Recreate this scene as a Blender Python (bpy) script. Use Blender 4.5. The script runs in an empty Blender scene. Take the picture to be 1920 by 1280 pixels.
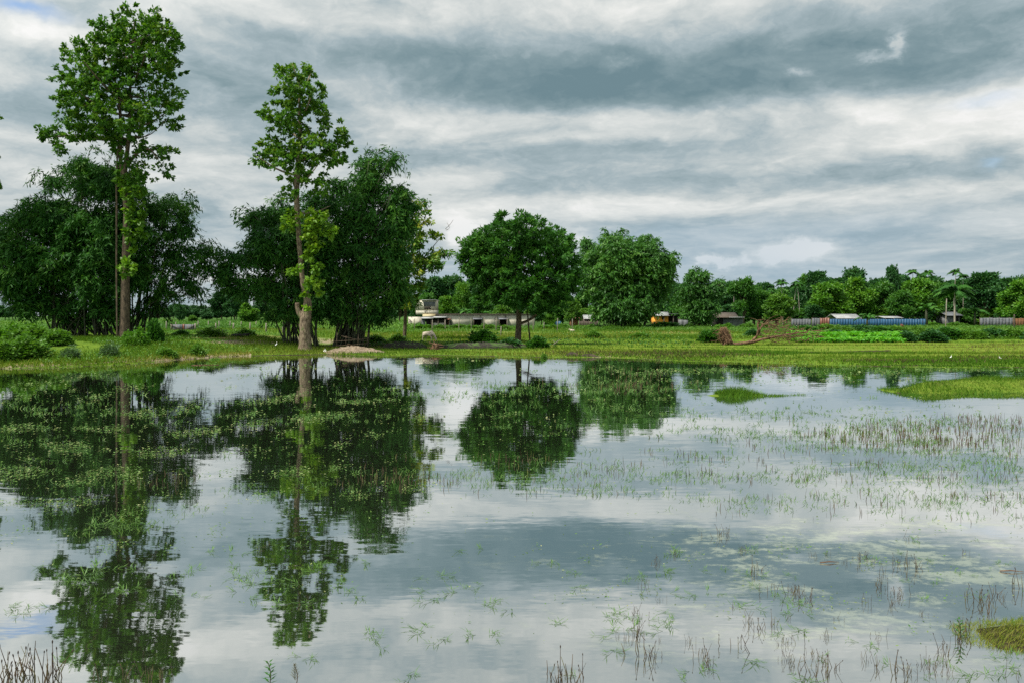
import bpy, math, random
import numpy as np

# ------------------------------------------------------------------ camera, sky, sun
S = bpy.context.scene
R = math.radians
H, F, HY, CX = 3.0, 1600.0, 592.0, 960.0        # eye height, focal length / horizon / centre of the 1920 px wide photo

cam_d = bpy.data.cameras.new("camera")
cam = bpy.data.objects.new("camera", cam_d)
S.collection.objects.link(cam)
cam.location = (0, 0, H)
cam.rotation_euler = (R(90), 0, 0)
cam_d.sensor_width = 36.0
cam_d.lens = 36.0 * F / 1920.0
cam_d.shift_y = -(640.0 - HY) / 1920.0
cam_d.clip_end = 20000
S.camera = cam

S.view_settings.view_transform = 'Standard'
S.view_settings.look = 'None'
S.view_settings.exposure = 0.35
S.view_settings.gamma = 1.0
S.view_settings.use_curve_mapping = False
S.render.engine = 'CYCLES'
S.cycles.use_denoising = False
S.cycles.max_bounces = 6
S.cycles.diffuse_bounces = 2
S.cycles.glossy_bounces = 3
S.cycles.transmission_bounces = 3
S.cycles.sample_clamp_indirect = 4.0
S.cycles.sample_clamp_direct = 12.0

SUN_EL, SUN_AZ = R(60), R(236)                   # behind the camera, to the left
sun_d = bpy.data.lights.new("sun", 'SUN')
sun_d.energy = 5.0
sun_d.angle = R(6)
sun_d.color = (1.0, 0.95, 0.86)
sun = bpy.data.objects.new("sun", sun_d)
S.collection.objects.link(sun)
sun.rotation_euler = (R(90) - SUN_EL, 0, math.pi - SUN_AZ)

world = bpy.data.worlds.new("World")
S.world = world
world.use_nodes = True


class NT:
    """small helper for node trees"""
    def __init__(s, tree):
        s.t = tree
        tree.nodes.clear()

    def n(s, typ, **kw):
        nd = s.t.nodes.new(typ)
        for k, v in kw.items():
            setattr(nd, k, v)
        return nd

    def put(s, sock, v):
        if isinstance(v, bpy.types.NodeSocket):
            s.t.links.new(v, sock)
        elif v is not None:
            sock.default_value = v

    def math(s, op, a, b=None, c=None, clamp=False):
        nd = s.n('ShaderNodeMath', operation=op, use_clamp=clamp)
        s.put(nd.inputs[0], a); s.put(nd.inputs[1], b); s.put(nd.inputs[2], c)
        return nd.outputs[0]

    def vec(s, op, a, b=None, c=None):
        nd = s.n('ShaderNodeVectorMath', operation=op)
        s.put(nd.inputs[0], a); s.put(nd.inputs[1], b); s.put(nd.inputs[2], c)
        return nd.outputs['Value'] if op in ('DOT_PRODUCT', 'LENGTH', 'DISTANCE') else nd.outputs[0]

    def xyz(s, x, y, z=0.0):
        nd = s.n('ShaderNodeCombineXYZ')
        s.put(nd.inputs[0], x); s.put(nd.inputs[1], y); s.put(nd.inputs[2], z)
        return nd.outputs[0]

    def sep(s, v):
        nd = s.n('ShaderNodeSeparateXYZ')
        s.put(nd.inputs[0], v)
        return nd.outputs

    def noise(s, v, scale, detail=4.0, rough=0.5, dist=0.0, out=0):
        nd = s.n('ShaderNodeTexNoise')
        s.put(nd.inputs['Vector'], v)
        nd.inputs['Scale'].default_value = scale
        nd.inputs['Detail'].default_value = detail
        nd.inputs['Roughness'].default_value = rough
        nd.inputs['Distortion'].default_value = dist
        return nd.outputs[out]

    def ramp(s, f, stops, interp='LINEAR'):
        nd = s.n('ShaderNodeValToRGB')
        nd.color_ramp.interpolation = interp
        e = nd.color_ramp.elements
        while len(e) < len(stops):
            e.new(0.5)
        for el, (p, c) in zip(e, stops):
            el.position = p
            el.color = (c[0], c[1], c[2], 1.0) if len(c) == 3 else c
        s.put(nd.inputs[0], f)
        return nd.outputs[0]

    def mix(s, f, a, b, typ='MIX'):
        nd = s.n('ShaderNodeMix', data_type='RGBA', blend_type=typ)
        def col(v):
            return (*v, 1.0) if isinstance(v, tuple) and len(v) == 3 else v
        s.put(nd.inputs[0], f); s.put(nd.inputs[6], col(a)); s.put(nd.inputs[7], col(b))
        return nd.outputs[2]

    def rng(s, v, a, b, c=0.0, d=1.0, smooth=True):
        nd = s.n('ShaderNodeMapRange', interpolation_type='SMOOTHSTEP' if smooth else 'LINEAR')
        s.put(nd.inputs[0], v)
        for i, q in enumerate((a, b, c, d)):
            nd.inputs[1 + i].default_value = q
        return nd.outputs[0]


def lin(r, g, b):
    f = lambda c: (c / 255 / 12.92) if c <= 10 else ((c / 255 + 0.055) / 1.055) ** 2.4
    return (f(r), f(g), f(b))


def build_world():
    T = NT(world.node_tree)
    tc = T.n('ShaderNodeTexCoord')
    d = T.vec('NORMALIZE', tc.outputs['Generated'])
    x, y, z = T.sep(d)
    az = T.math('ARCTAN2', x, y)
    el = T.math('ARCSINE', T.math('MAXIMUM', z, 0.0))
    p0 = T.xyz(az, el)
    # large soft warp so that the cloud banks get ragged edges
    lel = T.math('LOGARITHM', T.math('ADD', el, 0.10), 2.718)
    q = T.xyz(az, T.math('MULTIPLY', lel, 0.62))
    w1 = T.noise(T.vec('MULTIPLY', q, (3.4, 4.4, 1.0)), 1.0, 6.0, 0.55, out=1)
    w2 = T.noise(T.vec('MULTIPLY', q, (13.0, 13.0, 1.0)), 1.0, 6.0, 0.6, out=1)
    wv = T.vec('MULTIPLY_ADD', T.vec('SUBTRACT', w1, (0.5, 0.5, 0.5)), (0.13, 0.045, 0.0), p0)
    wv = T.vec('MULTIPLY_ADD', T.vec('SUBTRACT', w2, (0.5, 0.5, 0.5)), (0.07, 0.030, 0.0), wv)

    def blobs(items, acc, coord):
        for (cx, cy, rx, ry, amp) in items:
            a, e = math.atan((cx - CX) / F), math.atan((HY - cy) / F)
            ia, ie = F / rx * 0.75, F / ry * 0.75
            v = T.vec('MULTIPLY_ADD', coord, (ia, ie, 0.0), (-a * ia, -e * ie, 0.0))
            g = T.math('POWER', 0.3679, T.vec('DOT_PRODUCT', v, v))
            acc = T.math('MULTIPLY_ADD', g, amp, acc)
        return acc

    big = [
        (1000, 150, 330, 48, -.40), (800, 112, 170, 32, -.28), (1350, 165, 360, 45, -.32), (1760, 150, 260, 60, -.34),
        (1300, 115, 420, 36, -.16), (1100, 188, 380, 22, -.22), (650, 100, 90, 25, -.12),
        (90, 20, 230, 36, .34), (330, 30, 160, 40, .12), (700, 62, 85, 20, .28), (520, 40, 120, 40, .06), (1250, 12, 420, 22, .26),
        (1180, 88, 190, 14, .16), (1500, 75, 160, 14, .10), (1640, 20, 260, 30, .12), (60, 130, 95, 16, .42), (70, 195, 230, 28, -.14), (160, 245, 240, 22, -.16),
        (420, 270, 130, 50, -.16), (400, 345, 140, 26, .28), (130, 292, 110, 9, .30), (30, 330, 90, 25, .12), (400, 150, 140, 40, -.04),
        (700, 165, 80, 45, .22), (860, 215, 140, 22, .20), (1500, 232, 480, 20, .28), (1820, 262, 210, 32, .32), (1180, 225, 160, 14, .12),
        (860, 300, 160, 18, -.38), (1100, 290, 200, 18, -.10), (1340, 336, 150, 14, -.24), (1010, 352, 110, 12, -.16), (1640, 340, 190, 13, -.20),
        (790, 345, 120, 16, .28), (1050, 262, 180, 8, .20), (1250, 382, 420, 14, .34), (880, 400, 140, 14, .2), (1550, 300, 300, 16, .18), (1700, 375, 220, 12, .16),
        (1450, 440, 320, 30, -.08), (1330, 520, 420, 36, 0.0), (900, 520, 400, 30, .14), (300, 420, 300, 60, .08), (1850, 440, 110, 22, .14), (1700, 480, 200, 25, .02), (980, 420, 120, 14, .1),
        (420, 440, 120, 50, -.06), (560, 30, 400, 30, .05),
    ]
    b = blobs([(x_, y_, u_, v_, w_ * (.80 if w_ > 0 else .60)) for x_, y_, u_, v_, w_ in big], 0.56, wv)
    n1 = T.noise(T.vec('MULTIPLY', T.vec('MULTIPLY_ADD', T.vec('SUBTRACT', w1, (0.5, 0.5, 0.5)), (0.35, 0.20, 0.0), q), (6.0, 8.5, 1.0)), 1.0, 8.0, 0.56)
    n2 = T.noise(T.vec('MULTIPLY', T.vec('MULTIPLY_ADD', T.vec('SUBTRACT', w1, (0.5, 0.5, 0.5)), (0.30, 0.16, 0.0), q), (17.0, 20.0, 1.0)), 1.0, 7.0, 0.58)
    b = T.math('MULTIPLY_ADD', T.math('SUBTRACT', n1, 0.5), 0.90, b)
    n3 = T.noise(T.vec('MULTIPLY', T.vec('MULTIPLY_ADD', T.vec('SUBTRACT', w2, (0.5, 0.5, 0.5)), (0.10, 0.06, 0.0), q), (30.0, 34.0, 1.0)), 1.0, 6.0, 0.6)
    b = T.math('MULTIPLY_ADD', T.math('SUBTRACT', n2, 0.5), 0.55, b)
    b = T.math('MULTIPLY_ADD', T.math('ABSOLUTE', T.math('SUBTRACT', n3, 0.5)), 0.40, T.math('SUBTRACT', b, 0.03))
    # small fair-weather clouds low on the right and a few wisps under the dark bank
    w3 = T.noise(T.vec('MULTIPLY', p0, (60.0, 90.0, 1.0)), 1.0, 6.0, 0.65, out=1)
    sv = T.vec('MULTIPLY_ADD', T.vec('SUBTRACT', w3, (0.5, 0.5, 0.5)), (0.030, 0.022, 0.0), p0)
    small = [(1500, 474, 42, 13, .62), (1450, 488, 26, 10, .48), (1540, 470, 22, 8, .2), (1360, 497, 15, 6, .75), (1318, 491, 16, 5, .75), (1396, 490, 8, 10, .34),
             (866, 442, 22, 18, .6), (1080, 450, 16, 14, .42), (1683, 128, 9, 16, .42), (1640, 146, 26, 7, .36), (1490, 160, 14, 5, .26), (1165, 121, 26, 8, .22), (905, 430, 26, 10, .25)]
    b = blobs(small, b, sv)
    # extra gain on the unseen sky around sun and zenith, added as frontal fill
    sd = (math.sin(SUN_AZ) * math.cos(SUN_EL), math.cos(SUN_AZ) * math.cos(SUN_EL), math.sin(SUN_EL))
    sdot = T.vec('DOT_PRODUCT', d, sd)
    back = T.rng(sdot, 0.05, 1.0, 0.0, 1.0)
    b = T.math('MULTIPLY_ADD', b, 1.06, -0.035)
    cloud = T.ramp(b, [(0.0, lin(112, 138, 147)), (0.22, lin(134, 156, 163)), (0.44, lin(166, 182, 188)), (0.66, lin(202, 209, 209)), (0.90, lin(231, 233, 230)), (1.0, lin(243, 243, 241))])
    # clear blue gaps, taken from the sky texture
    sky = T.n('ShaderNodeTexSky', sky_type='NISHITA', sun_disc=False, sun_elevation=SUN_EL, sun_rotation=SUN_AZ)
    sky.air_density = 1.0; sky.dust_density = 0.6; sky.ozone_density = 2.0
    gap = blobs([(15, 100, 45, 8, .85), (1850, 240, 40, 6, .25), (1845, 345, 14, 5, .3)], 0.0, wv)
    gap = T.math('MINIMUM', gap, 0.9)
    thin = blobs([(1330, 500, 300, 55, .42), (1480, 440, 330, 26, .22), (450, 480, 200, 60, .12), (820, 540, 80, 30, .55), (1560, 530, 400, 30, .18)], 0.0, wv)
    bluish = T.mix(thin, cloud, lin(152, 180, 200))
    scaled = T.mix(1.0, bluish, (7.9, 7.9, 7.9), 'MULTIPLY')
    col = T.mix(gap, scaled, T.mix(1.0, sky.outputs[0], (1.3, 1.3, 1.3), 'MULTIPLY'))
    gain = T.math('MULTIPLY_ADD', back, 0.9, 1.0)
    sc = T.n('ShaderNodeVectorMath', operation='SCALE')
    T.put(sc.inputs[0], col); T.put(sc.inputs['Scale'], gain)
    col = sc.outputs[0]
    bg = T.n('ShaderNodeBackground')
    T.put(bg.inputs[0], col)
    bg.inputs[1].default_value = 0.1
    out = T.n('ShaderNodeOutputWorld')
    T.t.links.new(bg.outputs[0], out.inputs[0])


build_world()
try:
    world.cycles.sampling_method = 'MANUAL'
    world.cycles.sample_map_resolution = 512
except Exception:
    pass

rng = np.random.default_rng(7)
random.seed(7)


# ------------------------------------------------------------------ helpers
def P(px, py, Y):
    """the point at distance Y that the photo shows at pixel (px, py)"""
    return np.array([(px - CX) / F * Y, Y, H - (py - HY) / F * Y])


def dist(py, z=0.0):
    return (H - z) * F / (py - HY)


def unit(v):
    v = np.asarray(v, float)
    return v / np.maximum(np.linalg.norm(v, axis=-1, keepdims=True), 1e-9)


class MB:
    """collects geometry and links it as one mesh object"""
    def __init__(s):
        s.v, s.f, s.t, s.n = [], [], [], 0

    def add(s, V, Fc, tint=0.5):
        V = np.asarray(V, float).reshape(-1, 3)
        Fc = np.asarray(Fc, int)
        s.v.append(V); s.f.append(Fc + s.n)
        s.t.append(np.broadcast_to(np.asarray(tint, float), (len(V),)).copy())
        s.n += len(V)
        return s

    def box(s, x0, x1, y0, y1, z0, z1, tint=0.5):
        V = [(x, y, z) for x in (x0, x1) for y in (y0, y1) for z in (z0, z1)]
        return s.add(V, [(0, 1, 3, 2), (4, 6, 7, 5), (0, 4, 5, 1), (2, 3, 7, 6), (0, 2, 6, 4), (1, 5, 7, 3)], tint)

    def tube(s, path, rad, sides=7, tint=0.5, rough=0.0):
        path = np.asarray(path, float); n = len(path)
        rad = np.broadcast_to(np.asarray(rad, float), (n,))
        tg = unit(np.gradient(path, axis=0))
        ref = np.where(np.abs(tg[:, 2:3]) > 0.9, np.array([[1.0, 0, 0]]), np.array([[0, 0, 1.0]]))
        a = unit(np.cross(tg, ref)); b = np.cross(tg, a)
        th = np.arange(sides) / sides * 2 * np.pi
        rr = rad[:, None] * (1 + rough * rng.standard_normal((n, sides)))
        V = path[:, None, :] + rr[:, :, None] * (np.cos(th)[None, :, None] * a[:, None, :] + np.sin(th)[None, :, None] * b[:, None, :])
        Fc = []
        for i in range(n - 1):
            for j in range(sides):
                k = (j + 1) % sides
                Fc.append((i * sides + j, i * sides + k, (i + 1) * sides + k, (i + 1) * sides + j))
        s.add(V.reshape(-1, 3), Fc, tint)
        c0, c1 = [list(range(sides))[::-1]], [list(range((n - 1) * sides, n * sides))]
        s.f.append(np.array(c0) + s.n - n * sides); s.f.append(np.array(c1) + s.n - n * sides)
        return s

    def build(s, name, mat, parent=None, origin=None, smooth=False):
        me = bpy.data.meshes.new(name)
        V = np.concatenate(s.v) if s.v else np.zeros((0, 3))
        if origin is not None:
            V = V - np.asarray(origin, float)
        me.vertices.add(len(V)); me.vertices.foreach_set('co', V.astype(np.float32).ravel())
        loops = np.concatenate([f.ravel() for f in s.f]).astype(np.int32)
        tot = np.concatenate([np.full(len(f), f.shape[1], np.int32) for f in s.f])
        st = np.concatenate([[0], np.cumsum(tot)[:-1]]).astype(np.int32)
        me.loops.add(len(loops)); me.loops.foreach_set('vertex_index', loops)
        me.polygons.add(len(tot)); me.polygons.foreach_set('loop_start', st)
        me.polygons.foreach_set('loop_total', tot)
        if smooth:
            me.polygons.foreach_set('use_smooth', np.ones(len(tot), bool))
        at = me.attributes.new('tint', 'FLOAT', 'POINT')
        at.data.foreach_set('value', np.concatenate(s.t).astype(np.float32))
        me.materials.append(mat)
        me.update(calc_edges=True)
        o = bpy.data.objects.new(name, me)
        S.collection.objects.link(o)
        if parent is not None:
            o.parent = parent
        elif origin is not None:
            o.location = origin
        return o


def thing(name, label, cat, loc, group=None):
    o = bpy.data.objects.new(name, None)
    o.empty_display_size = 0.2
    S.collection.objects.link(o)
    o.location = loc
    tag(o, label, cat, group)
    return o


def tag(o, label=None, cat=None, group=None, kind=None):
    if label: o['label'] = label
    if cat: o['category'] = cat
    if group: o['group'] = group
    if kind: o['kind'] = kind
    return o


def copy_tree(o, loc=None, rz=None, sc=None, label=None, group=None):
    c = o.copy(); S.collection.objects.link(c)
    if loc is not None: c.location = loc
    if rz is not None: c.rotation_euler = (0, 0, rz)
    if sc is not None: c.scale = sc if hasattr(sc, '__len__') else (sc, sc, sc)
    if label: c['label'] = label
    if group: c['group'] = group
    for ch in list(o.children):
        k = ch.copy(); S.collection.objects.link(k); k.parent = c
        for g in list(ch.children):
            m = g.copy(); S.collection.objects.link(m); m.parent = k
    return c


# ------------------------------------------------------------------ materials
def material(name):
    m = bpy.data.materials.new(name)
    m.use_nodes = True
    T = NT(m.node_tree)
    out = T.n('ShaderNodeOutputMaterial')
    return m, T, out


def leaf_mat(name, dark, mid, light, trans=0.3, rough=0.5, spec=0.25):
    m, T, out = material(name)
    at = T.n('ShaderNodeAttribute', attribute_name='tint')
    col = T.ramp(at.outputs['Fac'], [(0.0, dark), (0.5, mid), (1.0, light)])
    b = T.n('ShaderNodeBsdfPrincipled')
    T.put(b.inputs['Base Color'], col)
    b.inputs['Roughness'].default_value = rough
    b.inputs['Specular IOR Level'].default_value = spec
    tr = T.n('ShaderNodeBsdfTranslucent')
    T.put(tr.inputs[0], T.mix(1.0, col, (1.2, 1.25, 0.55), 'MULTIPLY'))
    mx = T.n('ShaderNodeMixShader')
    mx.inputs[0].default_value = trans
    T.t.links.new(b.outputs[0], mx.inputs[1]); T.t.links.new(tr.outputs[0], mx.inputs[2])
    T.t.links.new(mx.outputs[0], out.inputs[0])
    return m


def rough_mat(name, a, b, scale=3.0, rough=0.85, stretch=(1, 1, 1), c=None, bump=0.0, coord='Object', metallic=0.0, contrast=(0.35, 0.65), spec=0.3):
    m, T, out = material(name)
    tc = T.n('ShaderNodeTexCoord')
    v = T.vec('MULTIPLY', tc.outputs[coord], tuple(stretch))
    n = T.noise(v, scale, 8.0, 0.62)
    f = T.rng(n, contrast[0], contrast[1])
    col = T.mix(f, a, b)
    if c is not None:
        n2 = T.noise(v, scale * 0.37, 6.0, 0.7)
        col = T.mix(T.rng(n2, 0.54, 0.66), col, c)
    bs = T.n('ShaderNodeBsdfPrincipled')
    T.put(bs.inputs['Base Color'], col)
    bs.inputs['Roughness'].default_value = rough
    bs.inputs['Metallic'].default_value = metallic
    bs.inputs['Specular IOR Level'].default_value = spec
    if bump:
        bp = T.n('ShaderNodeBump')
        bp.inputs['Strength'].default_value = 0.8
        bp.inputs['Distance'].default_value = bump
        T.put(bp.inputs['Height'], n)
        T.t.links.new(bp.outputs[0], bs.inputs['Normal'])
    T.t.links.new(bs.outputs[0], out.inputs[0])
    return m


def tin_mat(name, a, b, wave=6.0, rough=0.45, axis=(1, 0, 0), rust=(0.16, 0.07, 0.03)):
    m, T, out = material(name)
    tc = T.n('ShaderNodeTexCoord')
    v = tc.outputs['Object']
    n = T.noise(T.vec('MULTIPLY', v, (0.7, 0.7, 2.5)), 1.2, 8.0, 0.6)
    n2 = T.noise(T.vec('MULTIPLY', v, (1.2, 1.2, 0.3)), 2.2, 6.0, 0.6)
    col = T.mix(T.rng(n, 0.35, 0.65), a, b)
    col = T.mix(T.math('MULTIPLY', T.rng(n2, 0.58, 0.75), 0.7), col, rust)
    bs = T.n('ShaderNodeBsdfPrincipled')
    T.put(bs.inputs['Base Color'], col)
    bs.inputs['Roughness'].default_value = rough
    ph = T.math('SINE', T.math('MULTIPLY', T.vec('DOT_PRODUCT', v, axis), wave * 6.28))
    bp = T.n('ShaderNodeBump')
    bp.inputs['Strength'].default_value = 1.0
    bp.inputs['Distance'].default_value = 0.02
    T.put(bp.inputs['Height'], ph)
    T.t.links.new(bp.outputs[0], bs.inputs['Normal'])
    T.t.links.new(bs.outputs[0], out.inputs[0])
    return m


M = {}
M['leaf_tall'] = leaf_mat('tall_tree_leaves', (0.022, 0.080, 0.008), (0.060, 0.160, 0.014), (0.16, 0.24, 0.016), 0.36, 0.5, 0.15)
M['leaf_vine'] = leaf_mat('creeper_leaves', (0.07, 0.17, 0.010), (0.13, 0.26, 0.012), (0.24, 0.33, 0.016), 0.35)
M['leaf_bamboo'] = leaf_mat('bamboo_leaves', (0.010, 0.048, 0.008), (0.029, 0.108, 0.013), (0.088, 0.200, 0.024), 0.22, 0.55, 0.12)
M['leaf_round'] = leaf_mat('round_tree_leaves', (0.018, 0.072, 0.010), (0.040, 0.135, 0.016), (0.090, 0.200, 0.024), 0.30, 0.5, 0.15)
M['leaf_clump'] = leaf_mat('pale_bamboo_leaves', (0.030, 0.100, 0.018), (0.055, 0.165, 0.022), (0.11, 0.23, 0.030), 0.3)
M['leaf_far_dark'] = leaf_mat('far_dark_leaves', (0.018, 0.070, 0.022), (0.034, 0.115, 0.028), (0.070, 0.165, 0.034), 0.25)
M['leaf_far_light'] = leaf_mat('far_light_leaves', (0.045, 0.140, 0.014), (0.085, 0.220, 0.018), (0.17, 0.30, 0.026), 0.3)
M['leaf_blue'] = leaf_mat('distant_leaves', (0.018, 0.070, 0.022), (0.034, 0.110, 0.030), (0.065, 0.155, 0.040), 0.2)
M['leaf_yellow'] = leaf_mat('yellowing_leaves', (0.035, 0.120, 0.015), (0.075, 0.190, 0.018), (0.36, 0.34, 0.020), 0.3)
M['leaf_bush'] = leaf_mat('bush_leaves', (0.040, 0.120, 0.012), (0.085, 0.200, 0.020), (0.16, 0.28, 0.035), 0.3)
M['leaf_grey'] = leaf_mat('grey_bush_leaves', (0.045, 0.110, 0.035), (0.085, 0.160, 0.060), (0.14, 0.22, 0.090), 0.25)
M['leaf_taro'] = leaf_mat('crop_leaves', (0.05, 0.20, 0.012), (0.09, 0.32, 0.018), (0.22, 0.42, 0.03), 0.35)
M['leaf_palm'] = leaf_mat('palm_leaves', (0.018, 0.075, 0.012), (0.038, 0.125, 0.018), (0.09, 0.20, 0.03), 0.25, 0.55, 0.12)
M['grass'] = leaf_mat('grass_blades', (0.048, 0.125, 0.010), (0.100, 0.188, 0.014), (0.22, 0.23, 0.045), 0.38, 0.6, 0.1)
M['weeds'] = leaf_mat('water_weed_leaves', (0.035, 0.105, 0.018), (0.085, 0.175, 0.035), (0.17, 0.24, 0.07), 0.25)
M['speck'] = leaf_mat('floating_weed_leaves', (0.035, 0.105, 0.014), (0.085, 0.170, 0.028), (0.26, 0.27, 0.12), 0.2)
M['stem'] = leaf_mat('dry_stems', (0.035, 0.022, 0.014), (0.085, 0.055, 0.026), (0.13, 0.16, 0.035), 0.1)
M['bark'] = rough_mat('grey_brown_bark', (0.065, 0.045, 0.028), (0.24, 0.185, 0.125), 9.0, 0.9, (1, 1, 0.35), c=(0.08, 0.11, 0.03), bump=0.06)
M['bark_dark'] = rough_mat('dark_bark', (0.040, 0.030, 0.020), (0.13, 0.095, 0.062), 8.0, 0.9, (1, 1, 0.4), bump=0.03)
M['culm'] = rough_mat('bamboo_stems', (0.022, 0.028, 0.014), (0.060, 0.066, 0.034), 4.0, 0.7)
M['palm_trunk'] = rough_mat('palm_trunk', (0.20, 0.17, 0.13), (0.38, 0.34, 0.28), 4.0, 0.8, (1, 1, 3))
M['dead_wood'] = rough_mat('dead_wood', (0.050, 0.027, 0.015), (0.20, 0.115, 0.062), 7.0, 0.9, bump=0.02)
M['post'] = rough_mat('concrete_post', (0.15, 0.13, 0.10), (0.27, 0.24, 0.19), 5.0, 0.9)
M['soil'] = rough_mat('bare_soil', (0.11, 0.08, 0.05), (0.25, 0.195, 0.135), 4.0, 0.95, bump=0.04)
M['soil_dark'] = rough_mat('dark_wet_soil', (0.018, 0.014, 0.010), (0.062, 0.046, 0.030), 4.0, 0.95, bump=0.05)
M['char'] = rough_mat('charred_wood', (0.010, 0.010, 0.010), (0.035, 0.030, 0.028), 6.0, 0.8, bump=0.02)
M['plaster'] = rough_mat('weathered_plaster', (0.38, 0.345, 0.27), (0.56, 0.52, 0.42), 3.0, 0.9, (1, 1, 0.6), c=(0.055, 0.05, 0.042), contrast=(0.3, 0.7))
M['plaster_top'] = rough_mat('cream_plaster', (0.50, 0.40, 0.22), (0.66, 0.56, 0.34), 0.8, 0.9)
M['dark'] = rough_mat('dark_interior', (0.010, 0.008, 0.007), (0.02, 0.016, 0.014), 3.0, 0.9)
M['timber'] = rough_mat('old_timber', (0.045, 0.035, 0.027), (0.12, 0.095, 0.072), 6.0, 0.85)
M['orange'] = rough_mat('orange_limewash', (0.72, 0.27, 0.035), (0.85, 0.38, 0.06), 1.0, 0.9)
M['tin'] = tin_mat('grey_tin', (0.085, 0.092, 0.10), (0.155, 0.165, 0.175), rough=.8)
M['tin_roof'] = tin_mat('pale_tin_roof', (0.24, 0.245, 0.24), (0.40, 0.40, 0.39), rough=.65)
M['tin_blue'] = tin_mat('blue_tin', (0.006, 0.056, 0.125), (0.012, 0.085, 0.175), 4.0, rough=.6)
M['tin_rust'] = tin_mat('rusty_tin', (0.13, 0.045, 0.025), (0.22, 0.085, 0.05), 4.0)
M['brown_fence'] = rough_mat('brown_boards', (0.10, 0.045, 0.02), (0.20, 0.10, 0.045), 4.0, 0.9)
M['block'] = rough_mat('grey_block', (0.10, 0.105, 0.11), (0.18, 0.185, 0.185), 1.5, 0.9, c=(0.12, 0.12, 0.11))
M['cow_pale'] = rough_mat('pale_hide', (0.44, 0.36, 0.27), (0.58, 0.50, 0.40), 4.0, 0.8)
M['cow_brown'] = rough_mat('brown_hide', (0.07, 0.022, 0.014), (0.12, 0.04, 0.022), 4.0, 0.8)
M['horn'] = rough_mat('horn', (0.10, 0.08, 0.06), (0.2, 0.16, 0.12), 4.0, 0.6)
M['white'] = rough_mat('white_plumage', (0.74, 0.74, 0.72), (0.85, 0.85, 0.83), 4.0, 0.8)
M['bill'] = rough_mat('bill', (0.45, 0.28, 0.04), (0.55, 0.33, 0.05), 4.0, 0.6)
M['gate'] = tin_mat('grey_gate_sheet', (0.085, 0.095, 0.105), (0.13, 0.14, 0.15), 3.0, rough=.8)


def ground_mat():
    m, T, out = material('ground_cover')
    g = T.n('ShaderNodeNewGeometry')
    p = g.outputs['Position']
    def at(n):
        return T.n('ShaderNodeAttribute', attribute_name=n).outputs['Fac']
    n1 = T.noise(T.vec('MULTIPLY', p, (0.25, 0.12, 1.0)), 1.0, 6.0, 0.6)
    n2 = T.noise(T.vec('MULTIPLY', p, (1.0, 0.6, 1.0)), 1.7, 8.0, 0.7)
    n3 = T.noise(p, 9.0, 6.0, 0.7)
    lush = T.mix(T.rng(n2, 0.3, 0.7), (0.045, 0.105, 0.008), (0.115, 0.180, 0.014))
    lush = T.mix(T.math('MULTIPLY', T.rng(n3, 0.4, 0.75), 0.5), lush, (0.13, 0.175, 0.03))
    dry = T.mix(T.rng(n2, 0.35, 0.65), (0.15, 0.14, 0.032), (0.215, 0.175, 0.058))
    paddy = T.mix(T.rng(n2, 0.3, 0.7), (0.085, 0.148, 0.012), (0.132, 0.170, 0.022))
    dirt = T.mix(T.rng(n2, 0.3, 0.7), (0.14, 0.10, 0.06), (0.30, 0.24, 0.17))
    mud = T.mix(T.rng(n3, 0.3, 0.7), (0.016, 0.013, 0.008), (0.060, 0.046, 0.028))
    def soft(f, nz, k=0.55):
        return T.rng(T.math('MULTIPLY_ADD', T.math('SUBTRACT', nz, 0.5), k, f), 0.35, 0.65)
    yy = T.sep(p)[1]
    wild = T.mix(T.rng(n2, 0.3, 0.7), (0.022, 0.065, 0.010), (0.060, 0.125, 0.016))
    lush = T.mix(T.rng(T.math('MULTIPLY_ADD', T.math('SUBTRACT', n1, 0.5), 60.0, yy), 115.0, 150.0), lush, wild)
    col = T.mix(soft(at('dry'), n1, 0.9), lush, dry)
    col = T.mix(soft(at('paddy'), n2), col, paddy)
    col = T.mix(soft(at('dirt'), n2, 0.9), col, dirt)
    col = T.mix(soft(at('mud'), n2, 0.9), col, mud)
    bs = T.n('ShaderNodeBsdfPrincipled')
    T.put(bs.inputs['Base Color'], col)
    bs.inputs['Roughness'].default_value = 0.95
    bs.inputs['Specular IOR Level'].default_value = 0.1
    bp = T.n('ShaderNodeBump'); bp.inputs['Distance'].default_value = 0.12
    T.put(bp.inputs['Height'], n2)
    T.t.links.new(bp.outputs[0], bs.inputs['Normal'])
    T.t.links.new(bs.outputs[0], out.inputs[0])
    return m


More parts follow.
